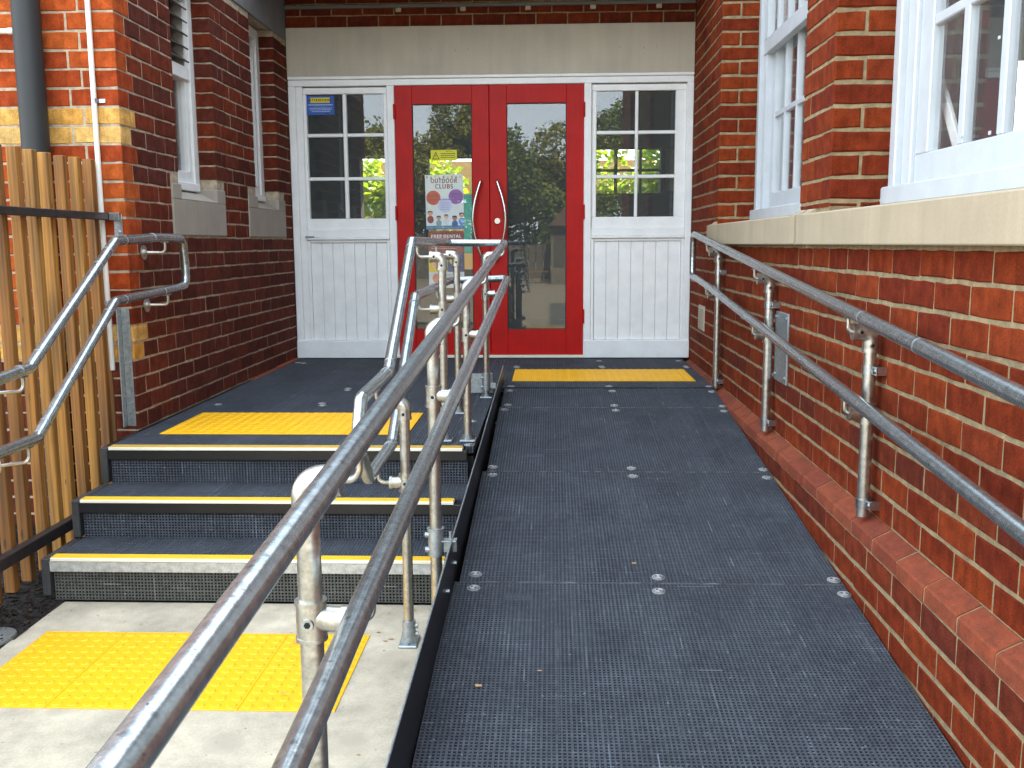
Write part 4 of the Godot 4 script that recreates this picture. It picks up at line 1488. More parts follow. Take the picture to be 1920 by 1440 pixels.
# feet: "flange", "clamp" (held to the ramp's toe plate), "saddle" (held to a wall), "none"
func post(h: Node, called_at: Vector3, r: float, dir: Vector3, tops: Array, foot: String, lean := Vector3.ZERO) -> void:
	# tops: [axis height of the fitting, reach to the rail, axis height of the rail]; the first is the elbow
	var top: float = tops[0][0]
	var s := st()
	var up := Vector3(lean.x, 1, lean.z)
	var head := called_at + up * (top - called_at.y)
	tube(s, PackedVector3Array([called_at, head - up * 0.05]), r, 24)
	var p := obj("post", s, M.galv, h)
	var turn := Basis(dir, Vector3.UP, dir.cross(Vector3.UP))
	var e := put("elbow_fitting", elbow_mesh(r), M.galv, h, Transform3D(turn, head))
	var k := r / 0.0215
	var zf := Vector3(0, 0, 1.0)
	var loc := turn.inverse() * zf
	screw(e, Vector3(0, -0.045 * k, 0) + loc * (r + 0.0055), loc)
	screw(e, Vector3(0.040 * k, 0, 0) + loc * (r + 0.0055), loc)
	rod(h, head, dir, tops[0][1], tops[0][2] - 0.0215 - top)
	if tops.size() > 1:
		var c: Vector3 = called_at + up * (float(tops[1][0]) - called_at.y)
		var t := put("tee_fitting", tee_mesh(r), M.galv, h, Transform3D(turn, c))
		screw(t, loc * (r + 0.0058), loc, 0.0115)
		rod(h, c, dir, tops[1][1], tops[1][2] - 0.0215 - tops[1][0])
	if foot == "flange":
		s = st()
		var b := called_at
		seg(s, b + Vector3(0, 0.0, 0), b + Vector3(0, 0.085, 0), r + 0.006, 20)
		tube(s, PackedVector3Array([b + Vector3(0, 0.002, 0), b + Vector3(0, 0.045, 0)]), r + 0.016, 20, true, r + 0.006)
		bx(s, b + Vector3(-0.034, 0, -0.052), b + Vector3(0.034, 0.010, 0.052), 0.004)
		for q: float in [-0.038, 0.038]:
			seg(s, b + Vector3(0, 0.0095, q), b + Vector3(0, 0.017, q), 0.008, 6)
		for y: float in [0.035, 0.066]:
			seg(s, b + Vector3(r, y, 0.0), b + Vector3(r + 0.014, y, 0.0), 0.0095, 10)
		obj("base_flange", s, M.galv_matte, h)
	elif foot == "clamp" or foot == "shoe":
		s = st()
		var c := called_at + up * (0.045 if foot == "shoe" else 0.33)
		if foot == "shoe":
			bx(s, called_at + Vector3(-0.036, 0, -0.040), called_at + Vector3(0.036, 0.009, 0.040), 0.003)
			tube(s, PackedVector3Array([called_at + Vector3(0, 0.009, 0), called_at + Vector3(0, 0.03, 0)]), r + 0.018, 4, true, r + 0.006)
		else:
			seg(s, c + Vector3(0, 0, 0), c + Vector3(0, 0.098, 0), r + 0.0065, 22)
			seg(s, c + Vector3(0, 0.092, 0), c + Vector3(0, 0.099, 0), r + 0.009, 22)
			bx(s, c + Vector3(r, 0.012, -0.004), c + Vector3(r + 0.052, 0.052, 0.004), 0.001)
			bx(s, c + Vector3(r, 0.0525, -0.022), c + Vector3(r + 0.052, 0.0565, 0.022), 0.001)
			for y: float in [0.022, 0.075]:
				seg(s, c + Vector3(-r - 0.016, y, 0.006), c + Vector3(-r, y, 0.006), 0.010, 10)
			seg(s, c + Vector3(r + 0.03, 0.056, 0), c + Vector3(r + 0.03, 0.085, 0), 0.006, 6)
		obj("base_clamp" if foot == "clamp" else "base_shoe", s, M.galv_matte, h)
	elif foot == "saddle":
		for y: float in [top - 0.125, called_at.y + 0.045]:
			s = st()
			var c := Vector3(called_at.x, y, called_at.z)
			seg(s, c + Vector3(0, -0.014, 0), c + Vector3(0, 0.014, 0), r + 0.0035, 22)
			bx(s, c + Vector3(0.004, -0.014, -r - 0.030), c + Vector3(0.009, 0.014, r + 0.034), 0.001)
			bx(s, c + Vector3(0.0095, -0.0135, r + 0.006), c + Vector3(XR - called_at.x - 0.0005, 0.0135, r + 0.030), 0.001)
			bx(s, c + Vector3(0.0095, -0.0135, -r - 0.026), c + Vector3(XR - called_at.x - 0.0005, 0.0135, -r - 0.006), 0.001)
			seg(s, c + Vector3(-0.004, 0, -r - 0.017), c + Vector3(0.004, 0, -r - 0.017), 0.010, 8)
			seg(s, c + Vector3(-0.004, 0, r + 0.018), c + Vector3(0.004, 0, r + 0.018), 0.009, 8)
			obj("wall_saddle", s, M.zinc, h)

# thin raised rings where rail lengths are joined
func rings(h: Node, pts: Array, r := 0.0215) -> void:
	for a: Array in pts:
		var p: Vector3 = a[0]
		var d: Vector3 = (a[1] as Vector3).normalized()
		var s := st()
		tube(s, PackedVector3Array([p - d * 0.0035, p - d * 0.0015, p + d * 0.0015, p + d * 0.0035]), r + 0.0007, 24)
		obj("joint_ring", s, M.galv_matte, h)

func along(a: Vector3, b: Vector3, z: float) -> Vector3:
	return a.lerp(b, (z - a.z) / (b.z - a.z))

func build_handrails() -> void:
	var R := 0.0215
	# --- between ramp and steps
	var h := thing("handrail", "double galvanised pipe handrail between the ramp and the steps, nearest to the viewer", "handrail", Vector3.ZERO, "galvanised pipe handrails")
	var t0 := Vector3(-0.271, 0.903, 1.93)
	var t1 := Vector3(-0.352, 0.475, 6.857)
	var l0 := Vector3(-0.262, 0.694, 1.81)
	var l1 := Vector3(-0.328, 0.246, 6.461)
	var td := (t1 - t0).normalized()
	var ld := (l1 - l0).normalized()
	var tend := t1 + td * 0.75
	var lend := l1 + ld * 1.12
	var sx := -0.60
	var u0 := Vector3(sx, 0.906, 1.97)
	var u1 := Vector3(sx, 0.912, 3.405)
	var u2 := Vector3(sx, 0.434, 4.085)
	var u3 := Vector3(sx, 0.418, 4.60)
	var d0 := Vector3(sx, 0.686, 1.86)
	var d1 := Vector3(sx, 0.670, 3.345)
	var d2 := Vector3(sx, 0.154, 4.042)
	var d3 := Vector3(sx, 0.138, 4.50)
	var s := st()
	var path: Array = [tend + Vector3(0, -0.1, 0.02), tend, t0, u0]
	tube(s, rounded([lend.lerp(tend, 0.5) + Vector3(0, 0, 0.05), tend + Vector3(0, 0, 0.04), t0, u0, u1, u2, u3, Vector3(sx, 0.28, 4.68)], 0.026, 6), R, 24)
	obj("top_rail", s, M.galv_rail, h)
	s = st()
	tube(s, rounded([lend.lerp(tend, 0.5) + Vector3(0, 0, 0.05), lend + Vector3(0, 0, 0.04), l0, d0, d1, d2, d3 + Vector3(0, 0, 0.02), Vector3(sx, 0.28, 4.68)], 0.026, 6), R, 24)
	obj("lower_rail", s, M.galv_rail, h)
	var sd := (u2 - u1).normalized()
	rings(h, [[along(t0, t1, 5.05), td], [along(t0, t1, 6.18), td], [along(l0, l1, 5.3), ld], [along(l0, l1, 2.5), ld], [t0 + Vector3(-0.035, 0, 0.004), Vector3(-1, 0, 0.1)], [l0 + Vector3(-0.035, 0, 0.004), Vector3(-1, 0, 0.1)], [u0 + Vector3(0, 0, 0.05), Vector3(0, 0, 1)], [u1 + sd * 0.05, sd], [u2 - sd * 0.05, sd], [u2 + Vector3(0, 0, 0.05), Vector3(0, 0, 1)], [d1 + sd * 0.05, sd], [d2 - sd * 0.06, sd], [d2 + Vector3(0, 0, 0.06), Vector3(0, 0, 1)], [u3 - Vector3(0, 0, 0.06), Vector3(0, 0, 1)]])
	var px := Vector3(1, 0, 0)
	var nx := Vector3(-1, 0, 0)
	# posts on the ramp side
	for a: Array in [[-0.381, 1.985, 0.0, 0.0175, "shoe"], [-0.383, 3.24, 0.0, 0.0175, "shoe"], [-0.402, 4.345, -0.51, 0.0210, "clamp"], [-0.432, 5.94, -0.51, 0.0215, "clamp"]]:
		var z: float = a[1]
		var rt := along(t0, t1, z)
		var rl := along(l0, l1, z)
		post(h, Vector3(a[0], a[2], z), a[3], px, [[rt.y - 0.066, rt.x - a[0], rt.y], [rl.y - 0.066, rl.x - a[0], rl.y]], a[4])
	# the clamp plate behind the farthest ramp post
	s = st()
	bx(s, Vector3(-0.50, 0.02, 1.925), Vector3(-0.345, 0.135, 1.930), 0.001)
	for x: float in [-0.485, -0.36]:
		bx(s, Vector3(x - 0.014, 0.105, 1.9305), Vector3(x + 0.014, 0.14, 1.938), 0.002)
	obj("guard_plate", s, M.galv_matte, h)
	s = st()
	seg(s, Vector3(-0.381, 0.045, 1.985), Vector3(-0.381, 0.145, 1.985), 0.0245, 20)
	for y: float in [0.065, 0.12]:
		seg(s, Vector3(-0.412, y, 1.995), Vector3(-0.395, y, 1.995), 0.008, 8)
	bx(s, Vector3(-0.357, 0.055, 1.98), Vector3(-0.325, 0.088, 1.99), 0.001)
	obj("base_clamp", s, M.galv_matte, h)
	# posts on the steps side
	post(h, Vector3(-0.495, 0.0, 2.515), 0.0178, nx, [[0.842, 0.105, 0.909], [0.612, 0.105, 0.677]], "shoe")
	post(h, Vector3(-0.490, 0.0, 3.24), 0.0182, nx, [[0.842, 0.110, 0.911], [0.606, 0.110, 0.671]], "shoe")
	post(h, Vector3(-0.505, -0.51, 4.335), 0.0180, nx, [[0.360, 0.095, 0.426], [0.078, 0.095, 0.143]], "flange")

	# --- along the right wall
	h = thing("handrail", "double galvanised pipe handrail on saddle posts along the right brick wall", "handrail", Vector3.ZERO, "galvanised pipe handrails")
	var a0 := Vector3(0.97, 0.949, 1.02)
	var a1 := Vector3(0.97, 0.582, 5.556)
	var b0 := Vector3(0.97, 0.664, 1.12)
	var b1 := Vector3(0.97, 0.307, 5.596)
	var knee := Vector3(0.97, 0.630, 1.62)
	s = st()
	var far := a1 + (a1 - a0).normalized() * 1.75
	var farl := b1 + (b1 - knee).normalized() * 1.70
	tube(s, rounded([Vector3(0.97, 0.80, 0.90), Vector3(0.97, 0.955, 0.905), a0 + Vector3(0, 0, 0.02), a1, far, far.lerp(farl, 0.5) + Vector3(0, 0, 0.04)], 0.05, 7), R, 24)
	obj("top_rail", s, M.galv_rail, h)
	s = st()
	tube(s, rounded([Vector3(0.97, 0.80, 0.90), Vector3(0.97, 0.668, 0.905), b0, knee, b1, farl, far.lerp(farl, 0.5) + Vector3(0, 0, 0.04)], 0.05, 7), R, 24)
	obj("lower_rail", s, M.galv_rail, h)
	var ad := (a1 - a0).normalized()
	var bd := (b1 - knee).normalized()
	rings(h, [[along(a0, a1, 1.25), ad], [along(a0, a1, 2.35), ad], [along(a0, a1, 4.55), ad], [along(a0, a1, 5.02), ad], [along(b0, b1, 1.3), ad], [along(b0, b1, 2.72), bd]])
	for z: float in [1.50, 2.925, 4.405, 5.89]:
		var ya := along(a0, a1, z).y
		var yb := along(knee, b1, z).y
		post(h, Vector3(1.045, -0.012, z), 0.0205, nx, [[ya - 0.068, 0.075, ya], [yb - 0.066, 0.075, yb]], "saddle")

	# --- along the left wall of the steps
	h = thing("handrail", "double galvanised pipe handrail climbing beside the fence at the left of the steps", "handrail", Vector3.ZERO, "galvanised pipe handrails")
	var lx := -1.93
	var e := [Vector3(lx, 0.425, 4.55), Vector3(lx, 0.453, 4.125), Vector3(lx, 0.920, 3.354), Vector3(lx, 0.939, 2.90), Vector3(lx, 0.936, 2.565)]
	var g := [Vector3(lx, 0.182, 4.55), Vector3(lx, 0.186, 4.112), Vector3(lx, 0.656, 3.392), Vector3(lx, 0.680, 2.72), Vector3(lx, 0.690, 2.545)]
	s = st()
	tube(s, rounded([Vector3(lx, 0.30, 4.62), Vector3(lx, 0.42, 4.62), e[1], e[2], e[3], e[4], Vector3(lx, 0.80, 2.545)], 0.06, 8), R, 24)
	obj("top_rail", s, M.galv_rail, h)
	s = st()
	tube(s, rounded([Vector3(lx, 0.30, 4.62), Vector3(lx, 0.18, 4.62), g[1], g[2], g[3], g[4], Vector3(lx, 0.80, 2.545)], 0.06, 8), R, 24)
	obj("lower_rail", s, M.galv_rail, h)
	var ed: Vector3 = (e[2] - e[1]).normalized()
	var gd: Vector3 = (g[2] - g[1]).normalized()
	rings(h, [[e[1] + ed * 0.085, ed], [e[2] - ed * 0.085, ed], [e[2] - ed * 0.20, ed], [e[1] + Vector3(0, -0.002, 0.07), Vector3(0, -0.05, 1)], [e[2] + Vector3(0, 0.003, -0.09), Vector3(0, 0.04, -1)], [Vector3(lx, 0.9385, 2.95), Vector3(0, 0.04, -1)], [g[1] + gd * 0.085, gd], [g[2] - gd * 0.085, gd], [g[2] + Vector3(0, 0.003, -0.09), Vector3(0, 0.04, -1)], [Vector3(lx, 0.674, 2.86), Vector3(0, 0.04, -1)]])
	for y: Array in [[0.866, 0.938], [0.605, 0.677]]:
		s = st()
		var w := Vector3(XL + 0.002, y[0], 2.83)
		seg(s, w, w + Vector3(0.005, 0, 0), 0.036, 24)
		tube(s, PackedVector3Array([w + Vector3(0.005, 0, 0), w + Vector3(0.02, 0, 0)]), 0.018, 16, true, 0.009)
		var kn := Vector3(lx, y[0], 2.80)
		tube(s, rounded([w + Vector3(0.004, 0, 0), kn, kn + Vector3(0, y[1] - y[0] - 0.020, 0)], 0.02, 7), 0.0078, 12)
		bx(s, kn + Vector3(-0.012, y[1] - y[0] - 0.025, -0.025), kn + Vector3(0.012, y[1] - y[0] - 0.019, 0.025), 0.002)
		obj("wall_bracket", s, M.galv, h)
	post(h, Vector3(-2.055, -0.51, 4.285), 0.0215, Vector3(0.74, 0, -0.67).normalized(), [[0.376, 0.168, 0.449], [0.109, 0.168, 0.186]], "none")

# ---------------------------------------------------------------- notices on the glass
func lettering(text: String, h: float, mat: Material, parent: Node, at: Vector3, called := "lettering", max_w := 0.0, spread := 1.0) -> void:
	var f := SystemFont.new()
	f.font_names = PackedStringArray(["Droid Sans"])
	f.font_weight = 700
	var t := TextMesh.new()
	t.text = text
	t.font = f
	t.font_size = 64
	t.pixel_size = h / 46.0
	t.depth = 0.0006
	t.curve_step = 2.0
	var xf := Transform3D(Basis.IDENTITY.scaled(Vector3(spread, 1, 1)), at)
	put(called, t, mat, parent, xf)

func fill_disc(im: Image, cx: float, cy: float, r: float, c: Color, sy := 1.0) -> void:
	for y in range(int(cy - r * sy) - 1, int(cy + r * sy) + 2):
		for x in range(int(cx - r) - 1, int(cx + r) + 2):
			if x >= 0 and y >= 0 and x < im.get_width() and y < im.get_height():
				var d := Vector2(x - cx, (y - cy) / sy).length()
				if d <= r:
					im.set_pixel(x, y, c)

func scribble(im: Image, x: int, y: int, w: int, h: int, c: Color, seed_no: int) -> void:
	var g := RandomNumberGenerator.new()
	g.seed = seed_no
	var at := x
	while at < x + w:
		var word := g.randi_range(5, 16)
		im.fill_rect(Rect2i(at, y, mini(word, x + w - at), h), c)
		at += word + 3

func printed(called: String, im: Image) -> StandardMaterial3D:
	var k := StandardMaterial3D.new()
	k.resource_name = called
	k.albedo_texture = ImageTexture.create_from_image(im)
	k.roughness = 0.6
	return k

func child_figure(im: Image, x: float, y: float, skin: Color, hair: Color, shirt: Color, k := 1.0) -> void:
	fill_disc(im, x, y + 40 * k, 22 * k, shirt, 1.2)
	fill_disc(im, x, y - 3 * k, 17 * k, hair)
	fill_disc(im, x, y + 2 * k, 14.5 * k, skin)
	im.fill_rect(Rect2i(int(x - 16 * k), int(y - 16 * k), int(32 * k), int(10 * k)), hair)
	fill_disc(im, x - 5 * k, y + 2 * k, 1.6 * k, Color(0.15, 0.1, 0.1))
	fill_disc(im, x + 5 * k, y + 2 * k, 1.6 * k, Color(0.15, 0.1, 0.1))
	im.fill_rect(Rect2i(int(x - 4 * k), int(y + 8 * k), int(8 * k), int(2 * k)), Color(0.7, 0.25, 0.2))

func build_notices() -> void:
	var zg := -0.0555
	# poster of clubs
	var im := Image.create(300, 424, false, Image.FORMAT_RGB8)
	im.fill(Color8(226, 232, 230))
	for k in 9:
		var c: Color = [Color8(226, 150, 120), Color8(120, 160, 140), Color8(240, 196, 120)][k % 3]
		im.fill_rect(Rect2i(8 + k * 33, 10 + (k % 2) * 6, 14, 16), c)
	fill_disc(im, 62, 178, 56, Color8(206, 84, 56))
	fill_disc(im, 240, 172, 58, Color8(150, 84, 166))
	fill_disc(im, 152, 236, 58, Color8(204, 206, 232))
	for k in 5:
		scribble(im, 22, 152 + k * 12, 80, 3, Color8(110, 40, 26), 3 + k)
		scribble(im, 198, 146 + k * 12, 86, 3, Color8(84, 36, 100), 13 + k)
	scribble(im, 108, 192, 92, 5, Color8(60, 60, 80), 30)
	for k in 5:
		scribble(im, 118, 212 + k * 14, 68, 3, Color8(120, 120, 160), 40 + k)
	im.fill_rect(Rect2i(0, 396, 300, 28), Color8(70, 120, 160))
	child_figure(im, 34, 300, Color8(236, 176, 140), Color8(150, 60, 40), Color8(150, 60, 54), 1.15)
	child_figure(im, 100, 336, Color8(226, 160, 120), Color8(40, 44, 70), Color8(120, 160, 170), 1.0)
	child_figure(im, 160, 326, Color8(240, 190, 150), Color8(90, 50, 40), Color8(210, 220, 220), 0.95)
	child_figure(im, 226, 340, Color8(190, 120, 84), Color8(70, 40, 34), Color8(50, 90, 160), 1.1)
	child_figure(im, 282, 318, Color8(210, 150, 100), Color8(36, 32, 40), Color8(60, 130, 190), 1.15)
	im.fill_rect(Rect2i(0, 406, 300, 10), Color8(90, 140, 176))
	var p := thing("poster", "white poster headed OUTDOOR CLUBS behind the glass of the left red door", "poster")
	put("sheet", card(0.299, 0.421), printed("poster_print", im), p, Transform3D(Basis(Vector3(0, 0, 1), 0.012), Vector3(-0.834, 1.226, zg)))
	m("ink_red", rgb8(140, 54, 46), 0.7)
	m("ink_white", rgb8(238, 232, 226), 0.7)
	m("ink_black", rgb8(24, 24, 24), 0.7)
	lettering("OUTDOOR", 0.034, M.ink_red, p, Vector3(-0.838, 1.388, zg + 0.0008), "lettering", 0.0, 0.92)
	lettering("CLUBS", 0.034, M.ink_red, p, Vector3(-0.836, 1.345, zg + 0.0008), "lettering", 0.0, 1.0)
	# second poster, its head hidden by the rail
	im = Image.create(280, 424, false, Image.FORMAT_RGB8)
	im.fill(Color8(206, 210, 208))
	im.fill_rect(Rect2i(0, 0, 280, 168), Color8(140, 52, 40))
	im.fill_rect(Rect2i(24, 112, 232, 6), Color8(190, 140, 120))
	im.fill_rect(Rect2i(24, 126, 200, 6), Color8(190, 140, 120))
	im.fill_rect(Rect2i(0, 168, 280, 136), Color8(226, 196, 40))
	im.fill_rect(Rect2i(150, 168, 130, 136), Color8(44, 60, 110))
	fill_disc(im, 66, 226, 42, Color8(222, 160, 120), 1.15)
	fill_disc(im, 66, 196, 40, Color8(110, 60, 36), 0.6)
	fill_disc(im, 196, 216, 34, Color8(210, 190, 60))
	fill_disc(im, 62, 350, 34, Color8(206, 120, 90))
	for k in 5:
		scribble(im, 120, 324 + k * 16, 140, 5, Color8(120, 120, 124), 70 + k)
	p = thing("poster", "red-brown poster headed FREE DENTAL below the clubs poster on the left door", "poster")
	put("sheet", card(0.281, 0.447), printed("dental_print", im), p, Transform3D(Basis.IDENTITY, Vector3(-0.827, 0.778, zg)))
	lettering("FREE DENTAL", 0.024, M.ink_white, p, Vector3(-0.827, 0.960, zg + 0.0008), "lettering", 0.0, 1.15)
	# yellow warning sticker
	im = Image.create(200, 80, false, Image.FORMAT_RGB8)
	im.fill(Color8(214, 206, 40))
	for y in 56:
		var hw := 28.0 * y / 56.0
		for x in range(int(38 - hw), int(38 + hw) + 1):
			if y > 50 or absf(x - 38) > hw - 5.0 or (absf(x - 38) < 3.0 and y > 22 and y < 40) or (absf(x - 38) < 3.0 and y > 43 and y < 48):
				im.set_pixel(x, 14 + y, Color8(20, 20, 20))
	scribble(im, 118, 8, 50, 4, Color8(60, 60, 20), 90)
	scribble(im, 76, 24, 112, 6, Color8(40, 40, 20), 91)
	scribble(im, 76, 40, 108, 5, Color8(60, 60, 20), 92)
	scribble(im, 76, 54, 112, 5, Color8(60, 60, 20), 93)
	p = thing("warning_sticker", "yellow warning sticker with black triangle above the clubs poster", "sticker")
	put("sheet", card(0.203, 0.081), printed("warning_print", im), p, Transform3D(Basis.IDENTITY, Vector3(-0.831, 1.581, -0.0245)))
	# blue notice
	im = Image.create(220, 146, false, Image.FORMAT_RGB8)
	im.fill(Color8(40, 84, 168))
	im.fill_rect(Rect2i(30, 14, 156, 40), Color8(226, 206, 50))
	scribble(im, 14, 66, 192, 7, Color8(200, 212, 236), 101)
	scribble(im, 60, 82, 100, 3, Color8(120, 150, 206), 102)
	scribble(im, 20, 92, 180, 5, Color8(200, 212, 236), 103)
	scribble(im, 24, 105, 172, 5, Color8(200, 212, 236), 104)
	scribble(im, 40, 118, 146, 5, Color8(200, 212, 236), 105)
	im.fill_rect(Rect2i(148, 130, 26, 9), Color8(20, 36, 84))
	p = thing("notice", "blue notice headed ATTENTION in the top pane of the left side window", "notice")
	put("sheet", card(0.217, 0.144), printed("notice_print", im), p, Transform3D(Basis.IDENTITY, Vector3(-1.788, 1.970, -0.0412)))
	lettering("ATTENTION", 0.019, M.ink_black, p, Vector3(-1.791, 2.0085, -0.0404), "lettering", 0.0, 1.2)
	# teal sheet beside the posters
	p = thing("paper_sheet", "teal paper hanging inside the left door beside the posters", "paper")
	box("sheet", Vector3(-0.686, 0.83, -0.075), Vector3(-0.604, 1.285, -0.072), M.teal, p)
	box("lower_sheet", Vector3(-0.686, 0.70, -0.0745), Vector3(-0.612, 0.828, -0.0725), m("orange_paper", rgb8(230, 176, 90), 0.8), p)

# ---------------------------------------------------------------- plants, yard, reflections
func leaf_mesh() -> ArrayMesh:
	var s := st()
	tri(s, Vector3(0, 0, 0), Vector3(0.5, 0.08, 0.45), Vector3(1, 0, 0), Vector3(0, 1, 0))
	tri(s, Vector3(0, 0, 0), Vector3(1, 0, 0), Vector3(0.5, 0.08, -0.45), Vector3(0, 1, 0))
	return s.commit()

func crown(parent: Node, blobs: Array, count: int, size: float, mat: Material, sd: int) -> void:
	var g := RandomNumberGenerator.new()
	g.seed = sd
	var mm := MultiMesh.new()
	mm.transform_format = MultiMesh.TRANSFORM_3D
	mm.use_colors = true
	mm.mesh = leaf_mesh()
	mm.instance_count = count
	var n := FastNoiseLite.new()
	n.seed = sd
	n.frequency = 0.9
	for k in count:
		var b: Array = blobs[g.randi() % blobs.size()]
		var c: Vector3 = b[0]
		var r: float = b[1]
		var d := Vector3(g.randfn(), g.randfn(), g.randfn()).normalized()
		var at := c + d * r * (0.55 + 0.5 * g.randf()) * Vector3(1, b[2], 1)
		at += Vector3(n.get_noise_3dv(at), n.get_noise_3dv(at + Vector3(50, 0, 0)), n.get_noise_3dv(at + Vector3(0, 50, 0))) * r * 0.45
		var bas := Basis.from_euler(Vector3(g.randf_range(-0.9, 0.9), g.randf() * TAU, g.randf_range(-0.9, 0.9))).scaled(Vector3.ONE * size * g.randf_range(0.6, 1.3))
		mm.set_instance_transform(k, Transform3D(bas, at))
		var t := g.randf()
		mm.set_instance_color(k, Color(0.75, 0.85, 0.7).lerp(Color(1.5, 1.25, 0.9), t * t))
	var mi := MultiMeshInstance3D.new()
	mi.name = numbered(parent, "crown")
	mi.multimesh = mm
	mi.material_override = mat
	mi.set_meta("kind", "stuff")
	parent.add_child(mi)

func leaf_mat(called: String, c: Color, back: float) -> StandardMaterial3D:
	var k := m(called, c, 0.6)
	k.vertex_color_use_as_albedo = true
	k.backlight_enabled = true
	k.backlight = Color(back, back, back)
	return k

func tree(label: String, at: Vector3, height: float, spread: float, mat: Material, sd: int, leaves: int) -> void:
	var t := thing("yard_tree", label, "tree", Vector3.ZERO, "trees across the yard")
	var g := RandomNumberGenerator.new()
	g.seed = sd
	var s := st()
	var fork := at + Vector3(0, height * 0.32, 0)
	tube(s, PackedVector3Array([at, fork]), 0.16 * height / 6.0, 10, true, 0.10 * height / 6.0)
	var blobs: Array = []
	for k in 9:
		var a := k * 2.4 + g.randf()
		var q := at + Vector3(cos(a) * spread * g.randf_range(0.2, 0.75), height * g.randf_range(0.45, 0.85), sin(a) * spread * g.randf_range(0.2, 0.75))
		tube(s, PackedVector3Array([fork, fork.lerp(q, 0.5) + Vector3(0, 0.2, 0), q]), 0.06, 6, true, 0.015)
		blobs.append([q, spread * g.randf_range(0.28, 0.48), 0.8])
	blobs.append([at + Vector3(0, height * 0.85, 0), spread * 0.42, 0.9])
	obj("trunk", s, M.bark, t)
	crown(t, blobs, leaves * 4, 0.17, mat, sd + 1)

func build_garden() -> void:
	m("bark", rgb8(110, 94, 78), 0.95, "wood", 1.0)
	var lit := leaf_mat("leaf_bright", rgb8(150, 178, 40), 1.0)
	var olive := leaf_mat("leaf_olive", rgb8(136, 136, 58), 0.35)
	var deep := leaf_mat("leaf_deep", rgb8(104, 118, 50), 0.3)
	# behind the hall, seen through its rear windows
	var wl := thing("garden_wall", "sunlit orange garden wall behind the hall windows", "wall", Vector3.ZERO, "", "thing")
	box("wall_face", Vector3(-9, -0.55, -9.4), Vector3(9, 2.3, -9.2), m("orange_wall", rgb8(214, 160, 110), 0.9), wl)
	var names := ["bright green shrub seen through the far left hall window", "bright green shrub seen through the window behind the posters", "bright green shrub seen through the paned window right of the doors", "bright green shrub behind the blind at the right end of the hall"]
	var xs := [-2.9, -1.2, 1.0, 2.6]
	for k in 4:
		var t := thing("garden_shrub", names[k], "shrub", Vector3.ZERO, "shrubs behind the hall")
		var s := st()
		tube(s, PackedVector3Array([Vector3(xs[k], -0.54, -7.3), Vector3(xs[k] + 0.1, 0.8, -7.2)]), 0.05, 7, true, 0.02)
		obj("trunk", s, M.bark, t)
		var blobs: Array = []
		for q in 9:
			blobs.append([Vector3(xs[k] + rng.randf_range(-0.9, 0.9), rng.randf_range(0.4, 2.4) * (0.75 if k < 2 else 1.0), -7.2 + rng.randf_range(-0.5, 0.5)), rng.randf_range(0.45, 0.75), 0.9])
		crown(t, blobs, 5200, 0.12, lit, 300 + k)
	# across the yard, mirrored in the door glass
	tree("tall olive tree across the yard, mirrored high in the left door", Vector3(-4.2, -0.55, 36), 8.2, 3.0, olive, 401, 5200)
	tree("broad olive tree across the yard, mirrored in the right door", Vector3(0.4, -0.55, 40), 6.9, 3.6, olive, 402, 5600)
	tree("dark tree at the yard's far left, mirrored in the left side window", Vector3(-10.5, -0.55, 38), 7.6, 3.8, deep, 403, 5200)
	tree("dense green tree between the two olive trees across the yard", Vector3(-2.0, -0.55, 33), 6.0, 2.8, deep, 404, 4800)
	tree("round tree beside the tiled cottage across the yard", Vector3(4.0, -0.55, 42), 8.4, 3.8, deep, 405, 5000)
	tree("low bushy tree in front of the yard fence, left of centre", Vector3(-7.0, -0.55, 34), 6.4, 3.0, olive, 406, 5000)
	var hd := thing("yard_hedge", "dark hedge along the far edge of the yard", "hedge")
	var blobs: Array = []
	for k in 40:
		blobs.append([Vector3(-16 + k * 0.8, 1.4 + 0.6 * sin(k * 1.7), 37 + sin(k * 2.3)), 1.7, 0.95])
	crown(hd, blobs, 50000, 0.17, deep, 420)
	var fe := thing("yard_fence", "gray paling fence across the far side of the yard", "fence")
	var s := st()
	for k in 60:
		bx(s, Vector3(-9 + k * 0.3, -0.55, 31.9), Vector3(-9 + k * 0.3 + 0.26, 0.85, 31.93))
	var pal := obj("paling", s, m("paling_gray", rgb8(88, 82, 74), 0.9), fe)
	pal.set_meta("kind", "stuff")
	var ho := thing("cottage", "cottage with a tiled roof and tall windows at the right of the yard", "house")
	box("wall", Vector3(0.0, -0.55, 26), Vector3(1.45, 1.6, 31), m("weatherboard", rgb8(104, 98, 88), 0.9), ho)
	s = st()
	var eave := [Vector3(-0.1, 1.5, 25.5), Vector3(1.65, 1.5, 25.5), Vector3(1.65, 1.5, 31.5), Vector3(-0.1, 1.5, 31.5)]
	var tops := [Vector3(1.2, 3.0, 28.0), Vector3(1.5, 3.0, 28.0), Vector3(1.5, 3.0, 29.0), Vector3(1.2, 3.0, 29.0)]
	for k in 4:
		autoquad(s, eave[k], eave[(k + 1) % 4], tops[(k + 1) % 4], tops[k], Vector3(1.2, 0.5, 28.5))
	quad(s, tops[0], tops[1], tops[2], tops[3], Vector3.UP)
	obj("roof", s, m("roof_tile", rgb8(112, 82, 62), 0.9, "brick", 1.5), ho)
	for k in 3:
		box("window", Vector3(0.1 + k * 0.46, 0.1, 25.97), Vector3(0.48 + k * 0.46, 1.3, 25.999), M.dark_frame, ho)
	var be := thing("yard_bench", "pale slatted bench standing on the far side of the yard", "bench")
	s = st()
	for k in 4:
		bx(s, Vector3(-0.9, -0.12 + k * 0.002, 27.0 + k * 0.13), Vector3(0.2, -0.09 + k * 0.002, 27.1 + k * 0.13))
	obj("seat", s, M.timber, be)
	s = st()
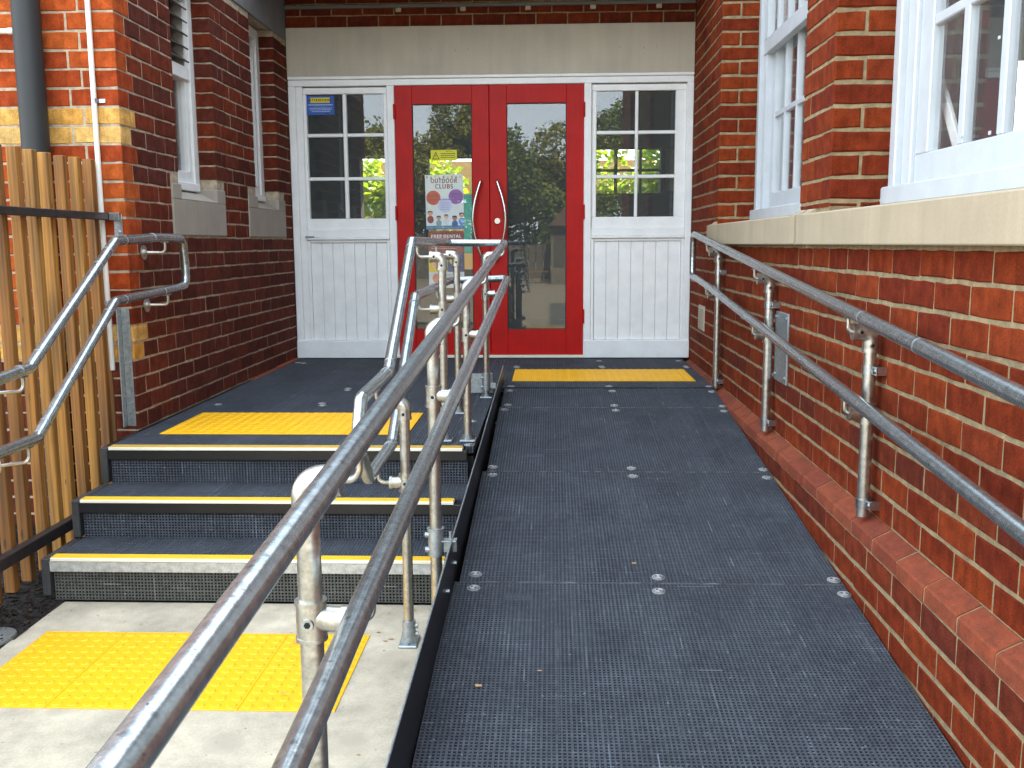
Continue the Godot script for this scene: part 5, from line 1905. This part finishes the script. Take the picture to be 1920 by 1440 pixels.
	for x: float in [-0.8, 0.1]:
		bx(s, Vector3(x - 0.04, -0.52, 27.05), Vector3(x + 0.04, -0.121, 27.45))
	obj("leg", s, M.timber, be)

# ---------------------------------------------------------------- small things
func build_small_things() -> void:
	var c := thing("drain_cover", "small round metal cover set in the mulch beside the concrete path", "cover")
	var s := st()
	tube(s, PackedVector3Array([Vector3(-2.02, -0.515, 4.33), Vector3(-2.02, -0.498, 4.33)]), 0.075, 24, true, 0.068)
	obj("lid", s, M.galv_matte, c)
	# scattered dry leaf scraps and grit
	var mm := MultiMesh.new()
	mm.transform_format = MultiMesh.TRANSFORM_3D
	mm.mesh = leaf_mesh()
	var spots: Array[Vector3] = []
	for p: Vector2 in [Vector2(-0.62, 4.25), Vector2(-0.605, 4.32), Vector2(-0.58, 4.30), Vector2(-0.50, 4.62), Vector2(-0.53, 5.1), Vector2(-0.50, 5.45), Vector2(-0.42, 4.02), Vector2(-0.46, 4.03), Vector2(-0.44, 4.05), Vector2(-0.52, 4.03), Vector2(-0.9, 4.36), Vector2(-0.85, 4.76), Vector2(-1.2, 5.1), Vector2(-1.5, 5.2), Vector2(-0.95, 5.3), Vector2(-1.75, 4.12), Vector2(-1.3, 4.09)]:
		spots.append(Vector3(p.x, -0.498 if p.y > 4.28 and p.y < 4.85 and p.x < -0.66 else -0.507, p.y))
	for p: Vector2 in [Vector2(-0.04, 4.90), Vector2(-0.2, 4.98), Vector2(0.30, 4.15), Vector2(0.62, 3.4)]:
		spots.append(Vector3(p.x, ramp_y(p.y) + 0.003, p.y))
	mm.instance_count = spots.size()
	for k in spots.size():
		var b := Basis.from_euler(Vector3(rng.randf_range(-0.2, 0.2), rng.randf() * TAU, rng.randf_range(-0.2, 0.2))).scaled(Vector3(0.03, 0.02, 0.016) * rng.randf_range(0.5, 1.1))
		mm.set_instance_transform(k, Transform3D(b, spots[k]))
	var mi := MultiMeshInstance3D.new()
	mi.name = "leaf_litter"
	mi.multimesh = mm
	mi.material_override = M.leaf_dry
	tag(mi, "scraps of dry leaf on the concrete path and the ramp", "litter", "", "stuff")
	add_child(mi)
